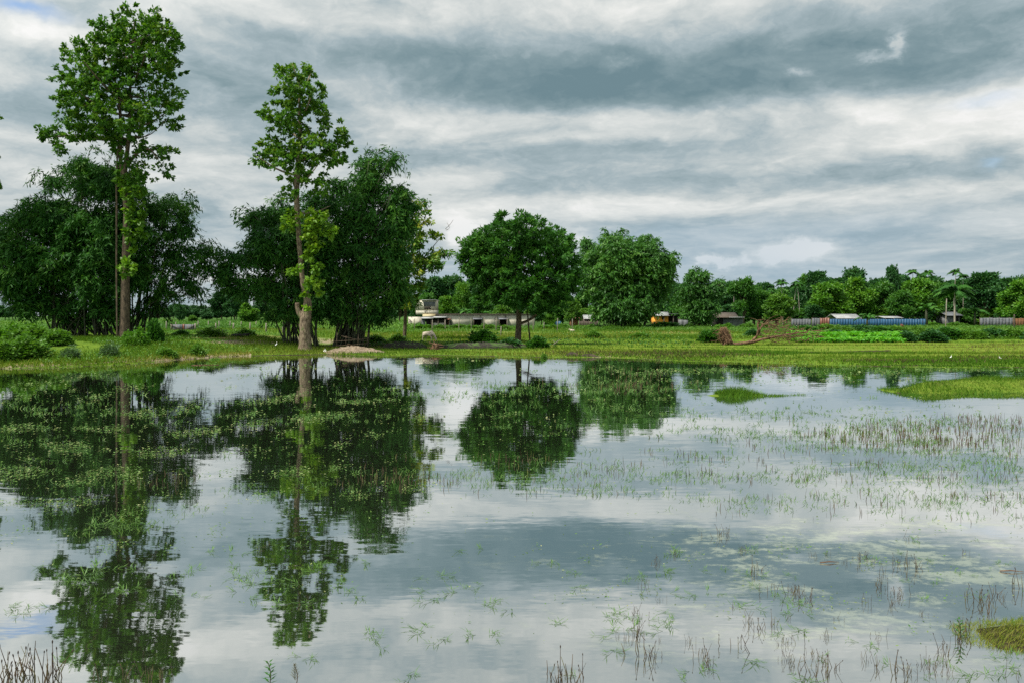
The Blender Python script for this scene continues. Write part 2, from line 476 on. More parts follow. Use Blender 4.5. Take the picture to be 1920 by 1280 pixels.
def water_mat():
    m, T, out = material('pond_water')
    g = T.n('ShaderNodeNewGeometry')
    p = g.outputs['Position']
    x, y, z = T.sep(p)
    # gentle ripples: surface slope taken from two scales of noise, calmer in some patches
    calm = T.rng(T.noise(T.vec('MULTIPLY', p, (0.10, 0.16, 1.0)), 1.0, 4.0, 0.55), 0.38, 0.66, 0.35, 1.0)
    r1 = T.noise(T.vec('MULTIPLY', p, (1.6, 7.0, 1.0)), 1.0, 3.0, 0.5, out=1)
    r2 = T.noise(T.vec('MULTIPLY', p, (7.0, 24.0, 1.0)), 1.0, 2.0, 0.5, out=1)
    r3 = T.noise(T.vec('MULTIPLY', p, (0.5, 1.4, 1.0)), 1.0, 2.0, 0.5, out=1)
    s = T.vec('MULTIPLY', T.vec('SUBTRACT', r1, (0.5, 0.5, 0.5)), (0.008, 0.030, 0.0))
    s = T.vec('MULTIPLY_ADD', T.vec('SUBTRACT', r2, (0.5, 0.5, 0.5)), (0.006, 0.018, 0.0), s)
    sc = T.vec('SCALE', s); T.put(sc.node.inputs['Scale'], calm)
    s = T.vec('MULTIPLY_ADD', T.vec('SUBTRACT', r3, (0.5, 0.5, 0.5)), (0.003, 0.010, 0.0), sc)
    nrm = T.vec('NORMALIZE', T.vec('ADD', s, (0.0, 0.0, 1.0)))
    lw = T.n('ShaderNodeLayerWeight'); lw.inputs['Blend'].default_value = 0.5
    T.put(lw.inputs['Normal'], nrm)
    fac = T.rng(lw.outputs['Facing'], 0.45, 0.95, 0.56, 0.88, smooth=False)
    gl = T.n('ShaderNodeBsdfGlossy'); gl.inputs['Roughness'].default_value = 0.02
    gl.inputs['Color'].default_value = (0.97, 0.99, 0.985, 1)
    T.put(gl.inputs['Normal'], nrm)
    df = T.n('ShaderNodeBsdfDiffuse')
    # thin scum and algae film floating in ragged patches, mostly on the near right
    fn = T.noise(T.vec('MULTIPLY', p, (0.9, 1.5, 1.0)), 1.0, 8.0, 0.70, 0.6)
    fn2 = T.noise(T.vec('MULTIPLY', p, (7.0, 9.0, 1.0)), 1.0, 5.0, 0.7)
    def bump2(cx, cy, rx, ry):
        v = T.vec('MULTIPLY_ADD', p, (1 / rx, 1 / ry, 0.0), (-cx / rx, -cy / ry, 0.0))
        return T.math('POWER', 0.3679, T.vec('DOT_PRODUCT', v, v))
    reg = T.math('ADD', bump2(4.5, 11.0, 4.5, 2.6), T.math('MULTIPLY', bump2(2.5, 7.6, 3.5, 1.8), 0.6))
    reg = T.math('ADD', reg, T.math('MULTIPLY', bump2(6.0, 13.0, 6.0, 4.0), 0.3))
    f1 = T.math('ADD', T.math('MULTIPLY', fn, 0.7), T.math('MULTIPLY', fn2, 0.3))
    film = T.math('MULTIPLY', T.rng(T.math('MULTIPLY_ADD', reg, 0.11, f1), 0.59, 0.70), T.math('MINIMUM', reg, 1.0))
    murk = T.mix(T.rng(y, 6.0, 40.0), (0.020, 0.024, 0.015), (0.010, 0.013, 0.008))
    T.put(df.inputs[0], T.mix(film, murk, (0.235, 0.255, 0.195)))
    T.put(df.inputs['Normal'], nrm)
    mx = T.n('ShaderNodeMixShader')
    T.put(mx.inputs[0], T.math('MULTIPLY', fac, T.math('MULTIPLY_ADD', film, -0.38, 1.0)))
    T.t.links.new(df.outputs[0], mx.inputs[1]); T.t.links.new(gl.outputs[0], mx.inputs[2])
    T.t.links.new(mx.outputs[0], out.inputs[0])
    return m


def bank_mat():
    m, T, out = material('cut_earth')
    g = T.n('ShaderNodeNewGeometry'); p = g.outputs['Position']
    n = T.noise(p, 5.0, 8.0, 0.65)
    up = T.math('MULTIPLY_ADD', T.math('SUBTRACT', n, 0.5), 0.9, T.sep(g.outputs['True Normal'])[2])
    col = T.mix(T.rng(up, 0.62, 0.85), T.mix(T.rng(n, .3, .7), (0.008, 0.007, 0.005), (0.030, 0.024, 0.016)), (0.05, 0.10, 0.014))
    bs = T.n('ShaderNodeBsdfPrincipled'); T.put(bs.inputs['Base Color'], col); bs.inputs['Roughness'].default_value = .95
    bp = T.n('ShaderNodeBump'); bp.inputs['Distance'].default_value = .08; T.put(bp.inputs['Height'], n)
    T.t.links.new(bp.outputs[0], bs.inputs['Normal']); T.t.links.new(bs.outputs[0], out.inputs[0])
    return m


M['bank'] = bank_mat()
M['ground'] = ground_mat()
M['water'] = water_mat()

# ------------------------------------------------------------------ ground and water
SH_X = np.array([-900, -300, 0, 100, 250, 340, 430, 500, 560, 600, 640, 720, 800, 960, 1080, 1200, 1300, 1480, 1640, 1800, 1920, 2300, 2900])
SH_Y = np.array([735, 706, 691, 688, 681, 673, 668, 666, 665, 664, 665, 668, 665, 668, 671, 672, 676, 683, 686, 687, 689, 696, 705])


def sines(seed, n=7, lo=0.05, hi=0.6):
    r = np.random.default_rng(seed)
    k = np.exp(r.uniform(np.log(lo), np.log(hi), n)); a = r.uniform(0, 2 * np.pi, n); ph = r.uniform(0, 2 * np.pi, n)
    amp = k ** -0.6; amp /= np.sqrt((amp ** 2).sum() / 2)
    def f(x, y):
        x = np.asarray(x, float); y = np.asarray(y, float)
        return sum(A * np.sin(K * (x * np.cos(t) + y * np.sin(t)) + q) for A, K, t, q in zip(amp, k, a, ph))
    return f


NS = sines(33, 16, 1.4, 7.0); NW = sines(31, 12, .5, 5.0); NW2 = sines(32, 12, .25, 2.0)
NZ1, NZ2, NZ3 = sines(1), sines(2, 9, 0.3, 2.5), sines(3, 9, 0.02, 0.2)


def sst(a, b, x):
    t = np.clip((x - a) / (b - a), 0, 1)
    return t * t * (3 - 2 * t)


def shore(px):
    return H * F / (np.interp(px, SH_X, SH_Y) - HY)


def gz(X, Y):
    """ground height at a point"""
    X = np.asarray(X, float); Y = np.asarray(Y, float)
    r = np.hypot(X, Y); ang = np.arctan2(X, Y)
    ca = np.clip(ang, -0.85, 0.85)
    px = CX + F * np.tan(ca); Ye = r * np.cos(ca)
    d = Ye - shore(px) + (0.35 * NZ2(X * 1.0, Y * 0.5) + .75 * NW2(X * .7, Y * .4) * sst(700, 1000, px)) * sst(100, 40, Ye)
    nz = NZ1(X, Y)
    # left bank
    zl = 1.0 * sst(-0.5, 10.5, d) * sst(640, 430, px) + 0.12 * sst(-0.4, 1.2, d)
    # middle: low shore, cut bank, meadow
    zm = 0.12 * sst(-0.4, 2.0, d) + 0.40 * sst(76.0, 79.5, Ye + 0.8 * NZ2(X, 0)) * sst(560, 720, px)
    # right: paddy terraces
    st = 89.5 + 1.5 * NZ3(X, 0)
    zr = 0.14 * sst(-0.3, 2.0, d) + 0.36 * sst(st, st + 1.6, Ye)
    for yb, hh, wd, x0, x1 in ((77.0, 0.26, 0.40, 940, 2400), (60.5, 0.14, 0.4, 1450, 2400), (73.6, .16, .35, 1050, 1500), (85.5, 0.22, 0.35, 1000, 2400), (81.0, .18, .35, 1600, 2400)):
        yy = yb + 1.2 * NZ3(X * 2, yb * 9)
        zr = zr + hh * np.exp(-((Ye - yy) / wd) ** 2) * sst(x0, x0 + 60, px)
    # shallow flooded strips between the bunds on the right
    zr = zr - 0.42 * np.exp(-((Ye - 70.0 - 0.9 * NZ3(X * 3, 5)) / 2.0) ** 4) * sst(1470, 1560, px) * sst(2300, 1900, px)
    zr = zr - 0.36 * np.exp(-((Ye - 79.2) / 1.1) ** 4) * sst(1790, 1850, px)
    wl = sst(640, 560, px); wr = sst(960, 1040, px)
    z = zl * wl + zr * wr + zm * np.clip(1 - wl - wr, 0, 1)
    far = sst(95, 150, Ye)
    z = z * (1 - far) + 0.66 * far + 0.05 * nz * sst(1.0, 12, d)
    z = z + 0.25 * sst(200, 500, Ye)
    z = np.where(d < 0, np.maximum(-0.7, 0.16 * d), z)
    # grassy spit on the right, the small island, the hump at the lower right
    c = 34.6 + 0.5 * np.sin(X * 0.7); w = 0.5 + 1.5 * sst(15.2, 19.5, X)
    e = 1 - np.abs(Y - c - 0.7 * sst(15, 21, X)) / w
    z = np.maximum(z, np.where((X > 15.0) & (X < 40), np.minimum(0.34, 0.42 * e * sst(15.0, 17.2, X) + 0.03 * NZ2(X * 2, Y * 2)), -1))
    e2 = 1 - ((X - 8.6) / 0.9) ** 2 - ((Y - 32.3 - .12 * np.sin(X * 3)) / 0.30) ** 2 + .5 * NZ2(X * 4, Y * 4)
    z = np.maximum(z, np.where(e2 > -1, np.minimum(0.05 * e2, .05), -1))
    e3 = 1 - ((X - 5.15) / 0.85) ** 2 - ((Y - 7.95 - 0.10 * (X - 5)) / 0.42) ** 2 + .3 * NZ2(X * 4, Y * 5)
    z = np.maximum(z, np.where(e3 > -1.5, np.minimum(0.05 * e3, .05), -1))
    # the bank the photographer stands on
    z = np.maximum(z, np.where(r < 9, 1.45 * sst(6.4, 2.2, r + 0.3 * NZ2(X * 1.5, Y * 1.5)) - 0.25, -1))
    z = np.maximum(z, 0.9 * sst(0.95, 1.3, np.abs(ang)) * sst(2, 30, r) - 0.4)
    return z


def build_ground():
    a_f = np.linspace(-0.62, 0.62, 520)
    a_s = np.linspace(0.62, 2 * np.pi - 0.62, 60)[1:-1]
    ang = np.concatenate([a_f, a_s]); na = len(ang)
    rr = np.concatenate([np.geomspace(0.4, 28, 70), np.linspace(28.3, 46, 60), np.linspace(46.2, 96, 230), np.linspace(97, 160, 60), np.geomspace(165, 6000, 40)])
    nr = len(rr)
    A, Rr = np.meshgrid(ang, rr)
    # rows of constant Y in front, circles behind
    k = np.where(np.abs(A) <= 0.62, 1 / np.cos(np.clip(A, -0.62, 0.62)), 1 / math.cos(0.62))
    X = Rr * k * np.sin(A); Y = Rr * k * np.cos(A)
    Z = gz(X, Y)
    V = np.stack([X, Y, Z], -1).reshape(-1, 3)
    i, j = np.meshgrid(np.arange(nr - 1), np.arange(na), indexing='ij')
    jn = (j + 1) % na
    Q = np.stack([i * na + j, (i + 1) * na + j, (i + 1) * na + jn, i * na + jn], -1).reshape(-1, 4)[:, ::-1]
    mb = MB(); mb.add(V, Q)
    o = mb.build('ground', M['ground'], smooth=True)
    me = o.data
    px = CX + F * np.tan(np.clip(A, -0.62, 0.62)); py = HY + F * (H - Z) / np.maximum(Y, 0.1)
    d = Y - shore(px)
    def blob(cx, cy, rx, ry):
        return np.exp(-((px - cx) / rx) ** 2 - ((py - cy) / ry) ** 2)
    dirt = blob(470, 641, 90, 4.5) + 0.9 * blob(300, 672, 120, 5) * 0.55 + 0.5 * blob(560, 632, 40, 6)
    dirt = dirt + 0.62 * np.exp(-((d - 0.5) / 0.7) ** 2) * (px < 470) + 0.5 * blob(1130, 668, 60, 4) + .6 * blob(640, 640, 70, 8)
    dry = 0.75 * blob(430, 632, 160, 5) + 0.8 * blob(880, 626, 130, 6) + 0.65 * np.exp(-((d - 1.2) / 1.2) ** 2) * (px < 470) + 0.55 * blob(1180, 623, 160, 4)
    dry = dry + 0.65 * blob(1600, 664, 380, 5) + 0.5 * blob(1750, 617, 220, 6) + 0.45 * blob(1350, 622, 120, 4) + 0.5 * blob(1900, 668, 200, 6)
    paddy = ((Y > 60) & (Y < 90) & (px > 980) & (d > 1)) * 0.85
    gx = np.gradient(Z, axis=0) / np.maximum(np.gradient(Rr, axis=0), 1e-3)
    mud = np.clip(gx * np.where(px > 1000, .9, 2.2), 0, 1) * ((px > 640) & (Y > 70) & (Y < 100)) + 0.9 * (np.abs(d) < 0.35) * (px > 470) * 0.6 + 1.0 * (Z < 0)
    mud = mud + 0.8 * np.exp(-((px - 640) / 90) ** 2 - ((Y - 78) / 5) ** 2) + 0.8 * np.exp(-((px - 160) / 90) ** 2 - ((Y - 73) / 4) ** 2)
    near = (Y < 45) & (Y > 6.5)
    paddy = np.where(near, 1.0, paddy); mud = np.where(near, .30 + .2 * NZ2(X * 3, Y * 3), mud)
    for nm, arr in (('dirt', dirt), ('dry', dry), ('paddy', paddy), ('mud', mud)):
        at = me.attributes.new(nm, 'FLOAT', 'POINT')
        at.data.foreach_set('value', np.clip(arr, 0, 1).astype(np.float32).ravel())
    tag(o, kind='structure')


build_ground()
wb = MB(); wb.add([(-140, 1.5, 0), (140, 1.5, 0), (140, 100, 0), (-140, 100, 0)], [(0, 1, 2, 3)])
tag(wb.build('pond_water', M['water']), kind='structure')


# ------------------------------------------------------------------ foliage
def leaves(mb, c, d, nrm, L, W, tint):
    """diamond leaves: base c, direction d"""
    n = len(c)
    d = unit(d); s = unit(np.cross(d, nrm))
    L = np.broadcast_to(L, (n,))[:, None]; W = np.broadcast_to(W, (n,))[:, None]
    V = np.stack([c, c + 0.45 * L * d + 0.5 * W * s, c + L * d, c + 0.45 * L * d - 0.5 * W * s], 1)
    mb.add(V.reshape(-1, 3), np.arange(n * 4).reshape(n, 4), np.repeat(np.clip(tint, 0, 1), 4))


def hole_noise(seed, wl):
    r = np.random.default_rng(seed)
    k = r.standard_normal((8, 3)); k = unit(k) * (2 * np.pi / (wl * r.uniform(0.6, 1.6, (8, 1)))); ph = r.uniform(0, 6.28, 8)
    return lambda p: np.sin(p @ k.T + ph).sum(1) / 2.0


def boughs(blobs, Y0, cover, rs, seed, depth=1.0, double=True, ragged=0.06):
    """leaf clusters through a crown described by its boughs (px, py, rx, ry in photo pixels at distance Y0)"""
    r = np.random.default_rng(seed)
    b = np.array([q[:4] for q in blobs], float)
    cx = (b[:, 0].min() + b[:, 0].max()) / 2; Rx = max((b[:, 0].max() - b[:, 0].min()) / 2, 20)
    k_ = Y0 / F
    C_, O_, T_ = [], [], []
    for k, (x, y, rx, ry) in enumerate(b):
        dx = min(abs(x - cx) / Rx, 0.95)
        reach = math.sqrt(1 - dx * dx) * Rx * 0.75 * depth
        for sgn in ((-1, 1) if double else (1,)):
            off = sgn * r.uniform(0.1, 0.85) * reach * k_ if double else 0
            C = P(x, y, Y0); C[1] += off
            s = C[1] / Y0
            C[0] *= s; C[2] = H + (C[2] - H) * s          # keep the apparent place of a nearer or farther bough
            n = max(2, int(round(cover * rx * ry / rs ** 2)))
            u = unit(r.standard_normal((n, 3)))
            f = r.uniform(0.1, 1, n) ** (1 / 2.2) * (1 + ragged * r.exponential(1, n))
            ex = np.maximum(np.array([rx, (rx + ry) / 2, ry]) - 0.25 * rs, 0.3 * rs) * k_
            C_.append(C + u * ex * f[:, None]); O_.append(u * f[:, None]); T_.append(r.uniform(-.10, .10) + r.normal(0, .10, n))
    return np.concatenate(C_), np.concatenate(O_), np.concatenate(T_), r


def broad_crown(mb, blobs, Y0, cover, seed, L=0.40, W=0.24, nl=26, rs=11.0, holes=9.0, hole_wl=2.2, depth=1.0, tint0=0.42, double=True, flat=0.75, ragged=0.06):
    C, O, T, r = boughs(blobs, Y0, cover, rs, seed, depth, double, ragged)
    keep = hole_noise(seed, hole_wl)(C) < holes
    C, O, T = C[keep], O[keep], T[keep]
    R_ = rs * Y0 / F * r.uniform(.45, 1.45, len(C))
    i = np.repeat(np.arange(len(C)), nl); m = len(i)
    u = unit(r.standard_normal((m, 3)))
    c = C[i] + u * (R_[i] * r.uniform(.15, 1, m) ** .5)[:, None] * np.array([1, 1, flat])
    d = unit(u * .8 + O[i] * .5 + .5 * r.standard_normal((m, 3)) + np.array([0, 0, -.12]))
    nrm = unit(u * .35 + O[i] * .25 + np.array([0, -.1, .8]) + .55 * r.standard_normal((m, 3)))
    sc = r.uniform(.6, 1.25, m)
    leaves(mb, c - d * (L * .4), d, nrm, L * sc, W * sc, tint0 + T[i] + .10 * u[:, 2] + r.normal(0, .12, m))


def bamboo_crown(mb, blobs, Y0, cover, seed, L=0.42, W=0.09, nl=60, rs=14.0, depth=1.0, holes=9.0, tint0=0.4, hole_wl=2.6, double=True):
    C, O, T, r = boughs(blobs, Y0, cover, rs, seed, depth, double)
    keep = hole_noise(seed, hole_wl)(C) < holes
    C, O, T = C[keep], O[keep], T[keep]
    n = len(C)
    R_ = rs * Y0 / F * r.uniform(.6, 1.3, n)
    hd = unit(O * np.array([1, 1, 0.15]) + .5 * r.standard_normal((n, 3)) * np.array([1, 1, .3]))
    # every plume is a handful of short twigs that fan out and nod; leaves hang along them
    nt = 10
    i = np.repeat(np.arange(n), nl); m = len(i); tw = r.integers(0, nt, m)
    az = r.normal(0, .9, (n, nt)); elv = r.uniform(-.5, .9, (n, nt))
    hx, hy = hd[i, 0], hd[i, 1]; ca, sa = np.cos(az[i, tw]), np.sin(az[i, tw])
    td = np.stack([hx * ca - hy * sa, hx * sa + hy * ca, elv[i, tw]], 1); td = unit(td)
    t = r.uniform(.05, 1, m)
    c = C[i] - hd[i] * (R_[i] * .6)[:, None] + td * (R_[i] * 1.5 * t)[:, None]
    c[:, 2] -= R_[i] * .75 * t * t
    d = unit(td * .75 + .6 * r.standard_normal((m, 3)) + np.array([0, 0, -.50]) - np.array([0, 0, .5]) * t[:, None])
    nrm = unit(hd[i] * .5 + np.array([0, -.2, .6]) + .6 * r.standard_normal((m, 3)))
    sc = r.uniform(.6, 1.25, m)
    leaves(mb, c, d, nrm, L * sc, W * sc, tint0 + 1.5 * T[i] + .16 * (t - .5) + r.normal(0, .07, (n, nt))[i, tw] + r.normal(0, .10, m))


def curve(pts, n=14):
    """smooth path through points"""
    pts = np.asarray(pts, float); k = len(pts)
    t = np.linspace(0, k - 1, n); out = []
    for q in t:
        i = min(int(q), k - 2); f = q - i
        p0, p1, p2, p3 = pts[max(i - 1, 0)], pts[i], pts[i + 1], pts[min(i + 2, k - 1)]
        out.append(0.5 * ((2 * p1) + (-p0 + p2) * f + (2 * p0 - 5 * p1 + 4 * p2 - p3) * f * f + (-p0 + 3 * p1 - 3 * p2 + p3) * f ** 3))
    return np.array(out)


def limb(mb, pxpts, Y0, widths, n=18, sides=9, rough=0.05, dy=None):
    pts = [P(x, y, Y0) for x, y in pxpts]
    if dy is not None:
        for q, o in zip(pts, dy): q[1] += o
    pa = curve(pts, n)
    w = np.interp(np.linspace(0, len(widths) - 1, n), np.arange(len(widths)), widths) / F * Y0 / 2
    mb.tube(pa, w, sides, rough=rough)


def on_ground(px, py_guess, Y):
    X = (px - CX) / F * Y
    return np.array([X, Y, float(gz(X, Y))])


# ------------------------------------------------------------------ tall tree on the left bank
YA = 68.0
base = on_ground(233, 640, YA)
tA = thing('tall_tree', 'tallest tree on the left bank, high leafy crown on a long creeper-clad trunk', 'tree', base)
tb = MB()
limb(tb, [(233, 650), (234, 600), (236, 480), (238, 400), (233, 340), (238, 290), (243, 240), (244, 170), (248, 100), (252, 40)], YA, [24, 17, 14, 12, 10, 8, 6.5, 5, 3.5, 1.5], 34)
limb(tb, [(233, 345), (226, 300), (226, 240), (222, 180), (205, 110)], YA, [9, 7, 6, 5, 2], 16, 7)
limb(tb, [(227, 260), (190, 262), (140, 255), (100, 258)], YA, [6, 5, 4, 2], 12, 6)
limb(tb, [(240, 310), (262, 290), (290, 285), (310, 305)], YA, [6, 5, 4, 2], 12, 6, dy=[0, -.5, -1, -1.5])
for (x0, y0, x1, y1, o) in ((243, 240, 300, 195, 1), (243, 220, 170, 185, -1), (244, 180, 150, 140, 1.5), (245, 160, 305, 120, -1.5), (247, 120, 200, 60, 1), (248, 110, 295, 70, -1), (243, 200, 215, 150, -2.5), (243, 210, 260, 130, 2.5)):
    limb(tb, [(x0, y0), ((x0 + x1) / 2, (y0 + y1) / 2 + 8), (x1, y1)], YA, [5, 4, 1.5], 8, 6, dy=[0, o, 2 * o])
rl_ = np.random.default_rng(4)
for _ in range(26):
    y0 = rl_.uniform(60, 270); x0 = 243 + rl_.uniform(-3, 4); sx = rl_.choice([-1, 1]); ln = rl_.uniform(30, 85); o = rl_.uniform(-3, 3)
    limb(tb, [(x0, y0), (x0 + sx * ln * .5, y0 - ln * .12 + 4), (x0 + sx * ln, y0 - ln * rl_.uniform(.2, .7))], YA, [3, 2, .8], 8, 5, dy=[0, o * .5, o])
tb.build('trunk', M['bark_dark'], tA, base)
tb2 = MB()
limb(tb2, [(224, 642), (223, 500), (222, 400), (221, 320), (224, 230)], YA, [3, 3.2, 3.5, 3.5, 2], 20, 7, dy=[-.4, -.4, -.3, -.2, 0])
tb2.build('climbing_stem', M['bark_dark'], tA, base)
cb = MB()
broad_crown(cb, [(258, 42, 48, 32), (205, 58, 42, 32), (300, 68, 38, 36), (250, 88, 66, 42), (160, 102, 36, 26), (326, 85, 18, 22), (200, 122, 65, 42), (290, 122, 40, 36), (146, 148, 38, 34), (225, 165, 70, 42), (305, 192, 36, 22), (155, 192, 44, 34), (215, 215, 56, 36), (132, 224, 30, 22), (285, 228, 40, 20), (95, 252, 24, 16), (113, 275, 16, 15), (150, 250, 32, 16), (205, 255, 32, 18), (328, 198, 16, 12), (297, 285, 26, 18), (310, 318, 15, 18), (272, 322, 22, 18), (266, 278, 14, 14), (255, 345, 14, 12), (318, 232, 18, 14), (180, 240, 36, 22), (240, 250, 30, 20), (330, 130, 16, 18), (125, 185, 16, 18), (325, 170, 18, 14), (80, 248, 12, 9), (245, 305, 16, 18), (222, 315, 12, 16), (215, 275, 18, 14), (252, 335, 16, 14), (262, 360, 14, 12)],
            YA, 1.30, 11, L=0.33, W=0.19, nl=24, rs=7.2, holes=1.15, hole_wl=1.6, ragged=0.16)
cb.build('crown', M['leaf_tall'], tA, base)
vb = MB()
broad_crown(vb, [(253, 372, 16, 22), (260, 408, 18, 22), (262, 440, 13, 18), (244, 440, 10, 20), (247, 470, 9, 14), (240, 510, 6, 20), (232, 340, 14, 20), (236, 360, 12, 18), (240, 395, 10, 22), (238, 425, 9, 18), (232, 500, 7, 24), (268, 420, 10, 14), (248, 500, 8, 16)], YA - 0.9, 1.5, 12, L=0.38, W=0.28, nl=18, rs=8, double=False, tint0=0.14)
vb.build('creeper', M['leaf_vine'], tA, base)

# ------------------------------------------------------------------ tree at the water's edge
YB = 69.5
base = on_ground(572, 660, YB)
tB = thing('waterside_tree', 'tall slim tree rooted at the water\'s edge, pale forked lower trunk and bright creeper', 'tree', base)
tb = MB()
limb(tb, [(573, 668), (572, 655), (572, 640), (571, 610), (573, 595), (577, 575), (574, 555), (568, 530), (563, 480), (559, 420), (556, 370), (557, 330), (562, 280), (562, 220), (560, 160), (548, 120)], YB, [40, 28, 22, 19, 22, 16, 12, 10, 9, 9, 10, 11, 8, 6, 4, 1.5], 56, 11, rough=0.07)
limb(tb, [(571, 604), (565, 592), (559, 582), (557, 568)], YB, [14, 12, 9, 8], 10, 9)
for a in (-1, -.3, .5, 1):
    limb(tb, [(572 + a * 6, 650), (572 + a * 14, 659), (572 + a * 22, 668)], YB, [10, 7, 2], 7, 6, dy=[0, -.3 * (1 - abs(a)), -.8 * (1 - abs(a))])
for (x0, y0, x1, y1, o) in ((560, 330, 500, 305, -1), (562, 300, 635, 265, 1), (562, 260, 520, 215, 1), (562, 230, 600, 175, -1), (560, 180, 580, 125, .5), (557, 345, 605, 320, -1), (558, 400, 610, 380, 1)):
    limb(tb, [(x0, y0), ((x0 + x1) / 2, (y0 + y1) / 2 + 6), (x1, y1)], YB, [5, 3.5, 1.2], 8, 6, dy=[0, o, 2 * o])
tb.build('trunk', M['bark'], tB, base)
cb = MB()
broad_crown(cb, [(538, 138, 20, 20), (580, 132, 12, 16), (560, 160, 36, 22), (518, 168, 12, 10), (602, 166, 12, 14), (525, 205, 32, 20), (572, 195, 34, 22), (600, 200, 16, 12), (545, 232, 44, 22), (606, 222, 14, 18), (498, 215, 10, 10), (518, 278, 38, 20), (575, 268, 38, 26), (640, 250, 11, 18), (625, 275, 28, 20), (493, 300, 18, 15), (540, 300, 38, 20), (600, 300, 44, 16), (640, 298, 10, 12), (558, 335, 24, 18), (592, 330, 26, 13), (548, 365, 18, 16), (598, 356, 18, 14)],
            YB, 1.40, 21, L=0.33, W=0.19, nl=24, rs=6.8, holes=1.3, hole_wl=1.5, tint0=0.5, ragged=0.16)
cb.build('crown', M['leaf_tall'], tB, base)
vb = MB()
broad_crown(vb, [(592, 408, 26, 15), (540, 425, 16, 14), (622, 434, 22, 13), (600, 420, 30, 18), (583, 460, 16, 16), (588, 438, 22, 18), (596, 462, 14, 12), (578, 480, 12, 16), (556, 508, 14, 10), (590, 505, 17, 12), (588, 532, 20, 15), (602, 552, 8, 9), (570, 552, 7, 12), (574, 575, 5, 12), (545, 405, 12, 14)], YB - 1.0, 2.2, 22, L=0.36, W=0.26, nl=20, rs=8, double=False, tint0=0.42)
vb.build('creeper', M['leaf_vine'], tB, base)


# ------------------------------------------------------------------ tree cut by the left edge
base = on_ground(-85, 640, YA)
tE = thing('tall_tree', 'tree mostly outside the left edge, only a few leafy twigs hanging into the photo', 'tree', base)
tb = MB()
limb(tb, [(-85, 650), (-84, 500), (-82, 350), (-80, 180)], YA, [20, 16, 12, 3], 20)
limb(tb, [(-82, 330), (-50, 330), (-15, 340)], YA, [5, 4, 1.5], 10, 6)
tb.build('trunk', M['bark_dark'], tE, base)
cb = MB()
broad_crown(cb, [(-14, 345, 20, 15), (-14, 224, 16, 6), (-60, 290, 44, 60), (-80, 200, 60, 50), (-70, 250, 50, 50)], YA, 1.3, 25, L=0.33, W=0.19, nl=24, rs=7.2, holes=1.3, hole_wl=1.6, ragged=0.1)
cb.build('crown', M['leaf_tall'], tE, base)

# ------------------------------------------------------------------ bamboo groves
def bamboo(name, label, blobs, Y0, base_px, culms, cover, seed, mat, L=0.42, W=0.10, nl=60, rs=14.0, depth=0.8, holes=9.0, plumes=(), group=None, culm_px=4.0, tint0=0.4):
    r = np.random.default_rng(seed + 5)
    bx = (base_px[0] + base_px[1]) / 2
    base = on_ground(bx, 0, Y0)
    t = thing(name, label, 'bamboo clump', base, group)
    cu = MB(); fo = MB()
    bl = np.array(blobs, float)
    for k in range(culms):
        x0 = r.uniform(*base_px); y_off = r.uniform(-1, 1) * (base_px[1] - base_px[0]) / F * Y0 * 0.3
        X = (x0 - CX) / F * Y0
        b0 = np.array([X, Y0 + y_off, float(gz(X, Y0 + y_off)) - 0.1])
        tgt = bl[r.integers(len(bl))]
        e = P(tgt[0], tgt[1], Y0); e[1] += r.uniform(-1, 1) * 3 * depth
        mid = b0 * 0.45 + e * 0.55; mid[2] += 0.12 * (e[2] - b0[2]); mid[0] = b0[0] * 0.62 + e[0] * 0.38
        pa = curve([b0, b0 * 0.75 + mid * 0.25 + np.array([0, 0, 0.1]), mid, e], 10)
        cu.tube(pa, np.linspace(culm_px, culm_px * 0.25, 10) / F * Y0 / 2, 5)
    bamboo_crown(fo, blobs, Y0, cover, seed, L, W, nl, rs, depth, holes, tint0=tint0)
    # arching tips that stand clear of the mass
    for pl in plumes:
        pts = [P(x, y, Y0 + r.uniform(-2, 2)) for x, y in pl]
        yy = pts[0][1]
        pts = [P(x, y, yy) for x, y in pl]
        pa = curve(pts, 14)
        cu.tube(pa, np.linspace(1.6, 0.5, 14) / F * Y0 / 2, 4)
        n = 90
        i = r.integers(1, 14, n)
        c = pa[i] + 0.22 * r.standard_normal((n, 3))
        d = unit(unit(np.gradient(pa, axis=0))[i] * 0.8 + 0.6 * r.standard_normal((n, 3)) + np.array([0, 0, -0.6]))
        leaves(fo, c, d, unit(r.standard_normal((n, 3)) + np.array([0, -.3, .6])), L * r.uniform(.7, 1.2, n), W, tint0 + r.normal(0, .12, n))
    cu.build('culms', M['culm'], t, base)
    fo.build('foliage', mat, t, base)
    return t


bamboo('bamboo_clump', 'broad dark bamboo clump behind the tallest tree, bare culms under it', [(-40, 470, 50, 70), (30, 440, 45, 48), (20, 505, 42, 55), (88, 398, 48, 42), (100, 345, 18, 16), (170, 335, 48, 42), (152, 305, 16, 16), (212, 345, 46, 40), (130, 420, 66, 52), (58, 540, 48, 42), (110, 490, 66, 56), (182, 450, 66, 62), (190, 530, 58, 50), (105, 570, 56, 26), (200, 580, 48, 24), (225, 420, 40, 50), (40, 575, 25, 18), (240, 500, 40, 50), (150, 600, 36, 12)],
       73.0, (98, 225), 60, 5.6, 31, M['leaf_bamboo'], depth=0.7, plumes=[[(95, 350), (78, 322), (62, 330), (55, 345)], [(110, 345), (120, 318), (105, 320), (90, 332)], [(160, 320), (168, 285), (180, 278), (192, 290)], [(200, 320), (212, 285), (222, 290), (232, 310)], [(140, 330), (128, 310), (120, 318), (112, 340)]])
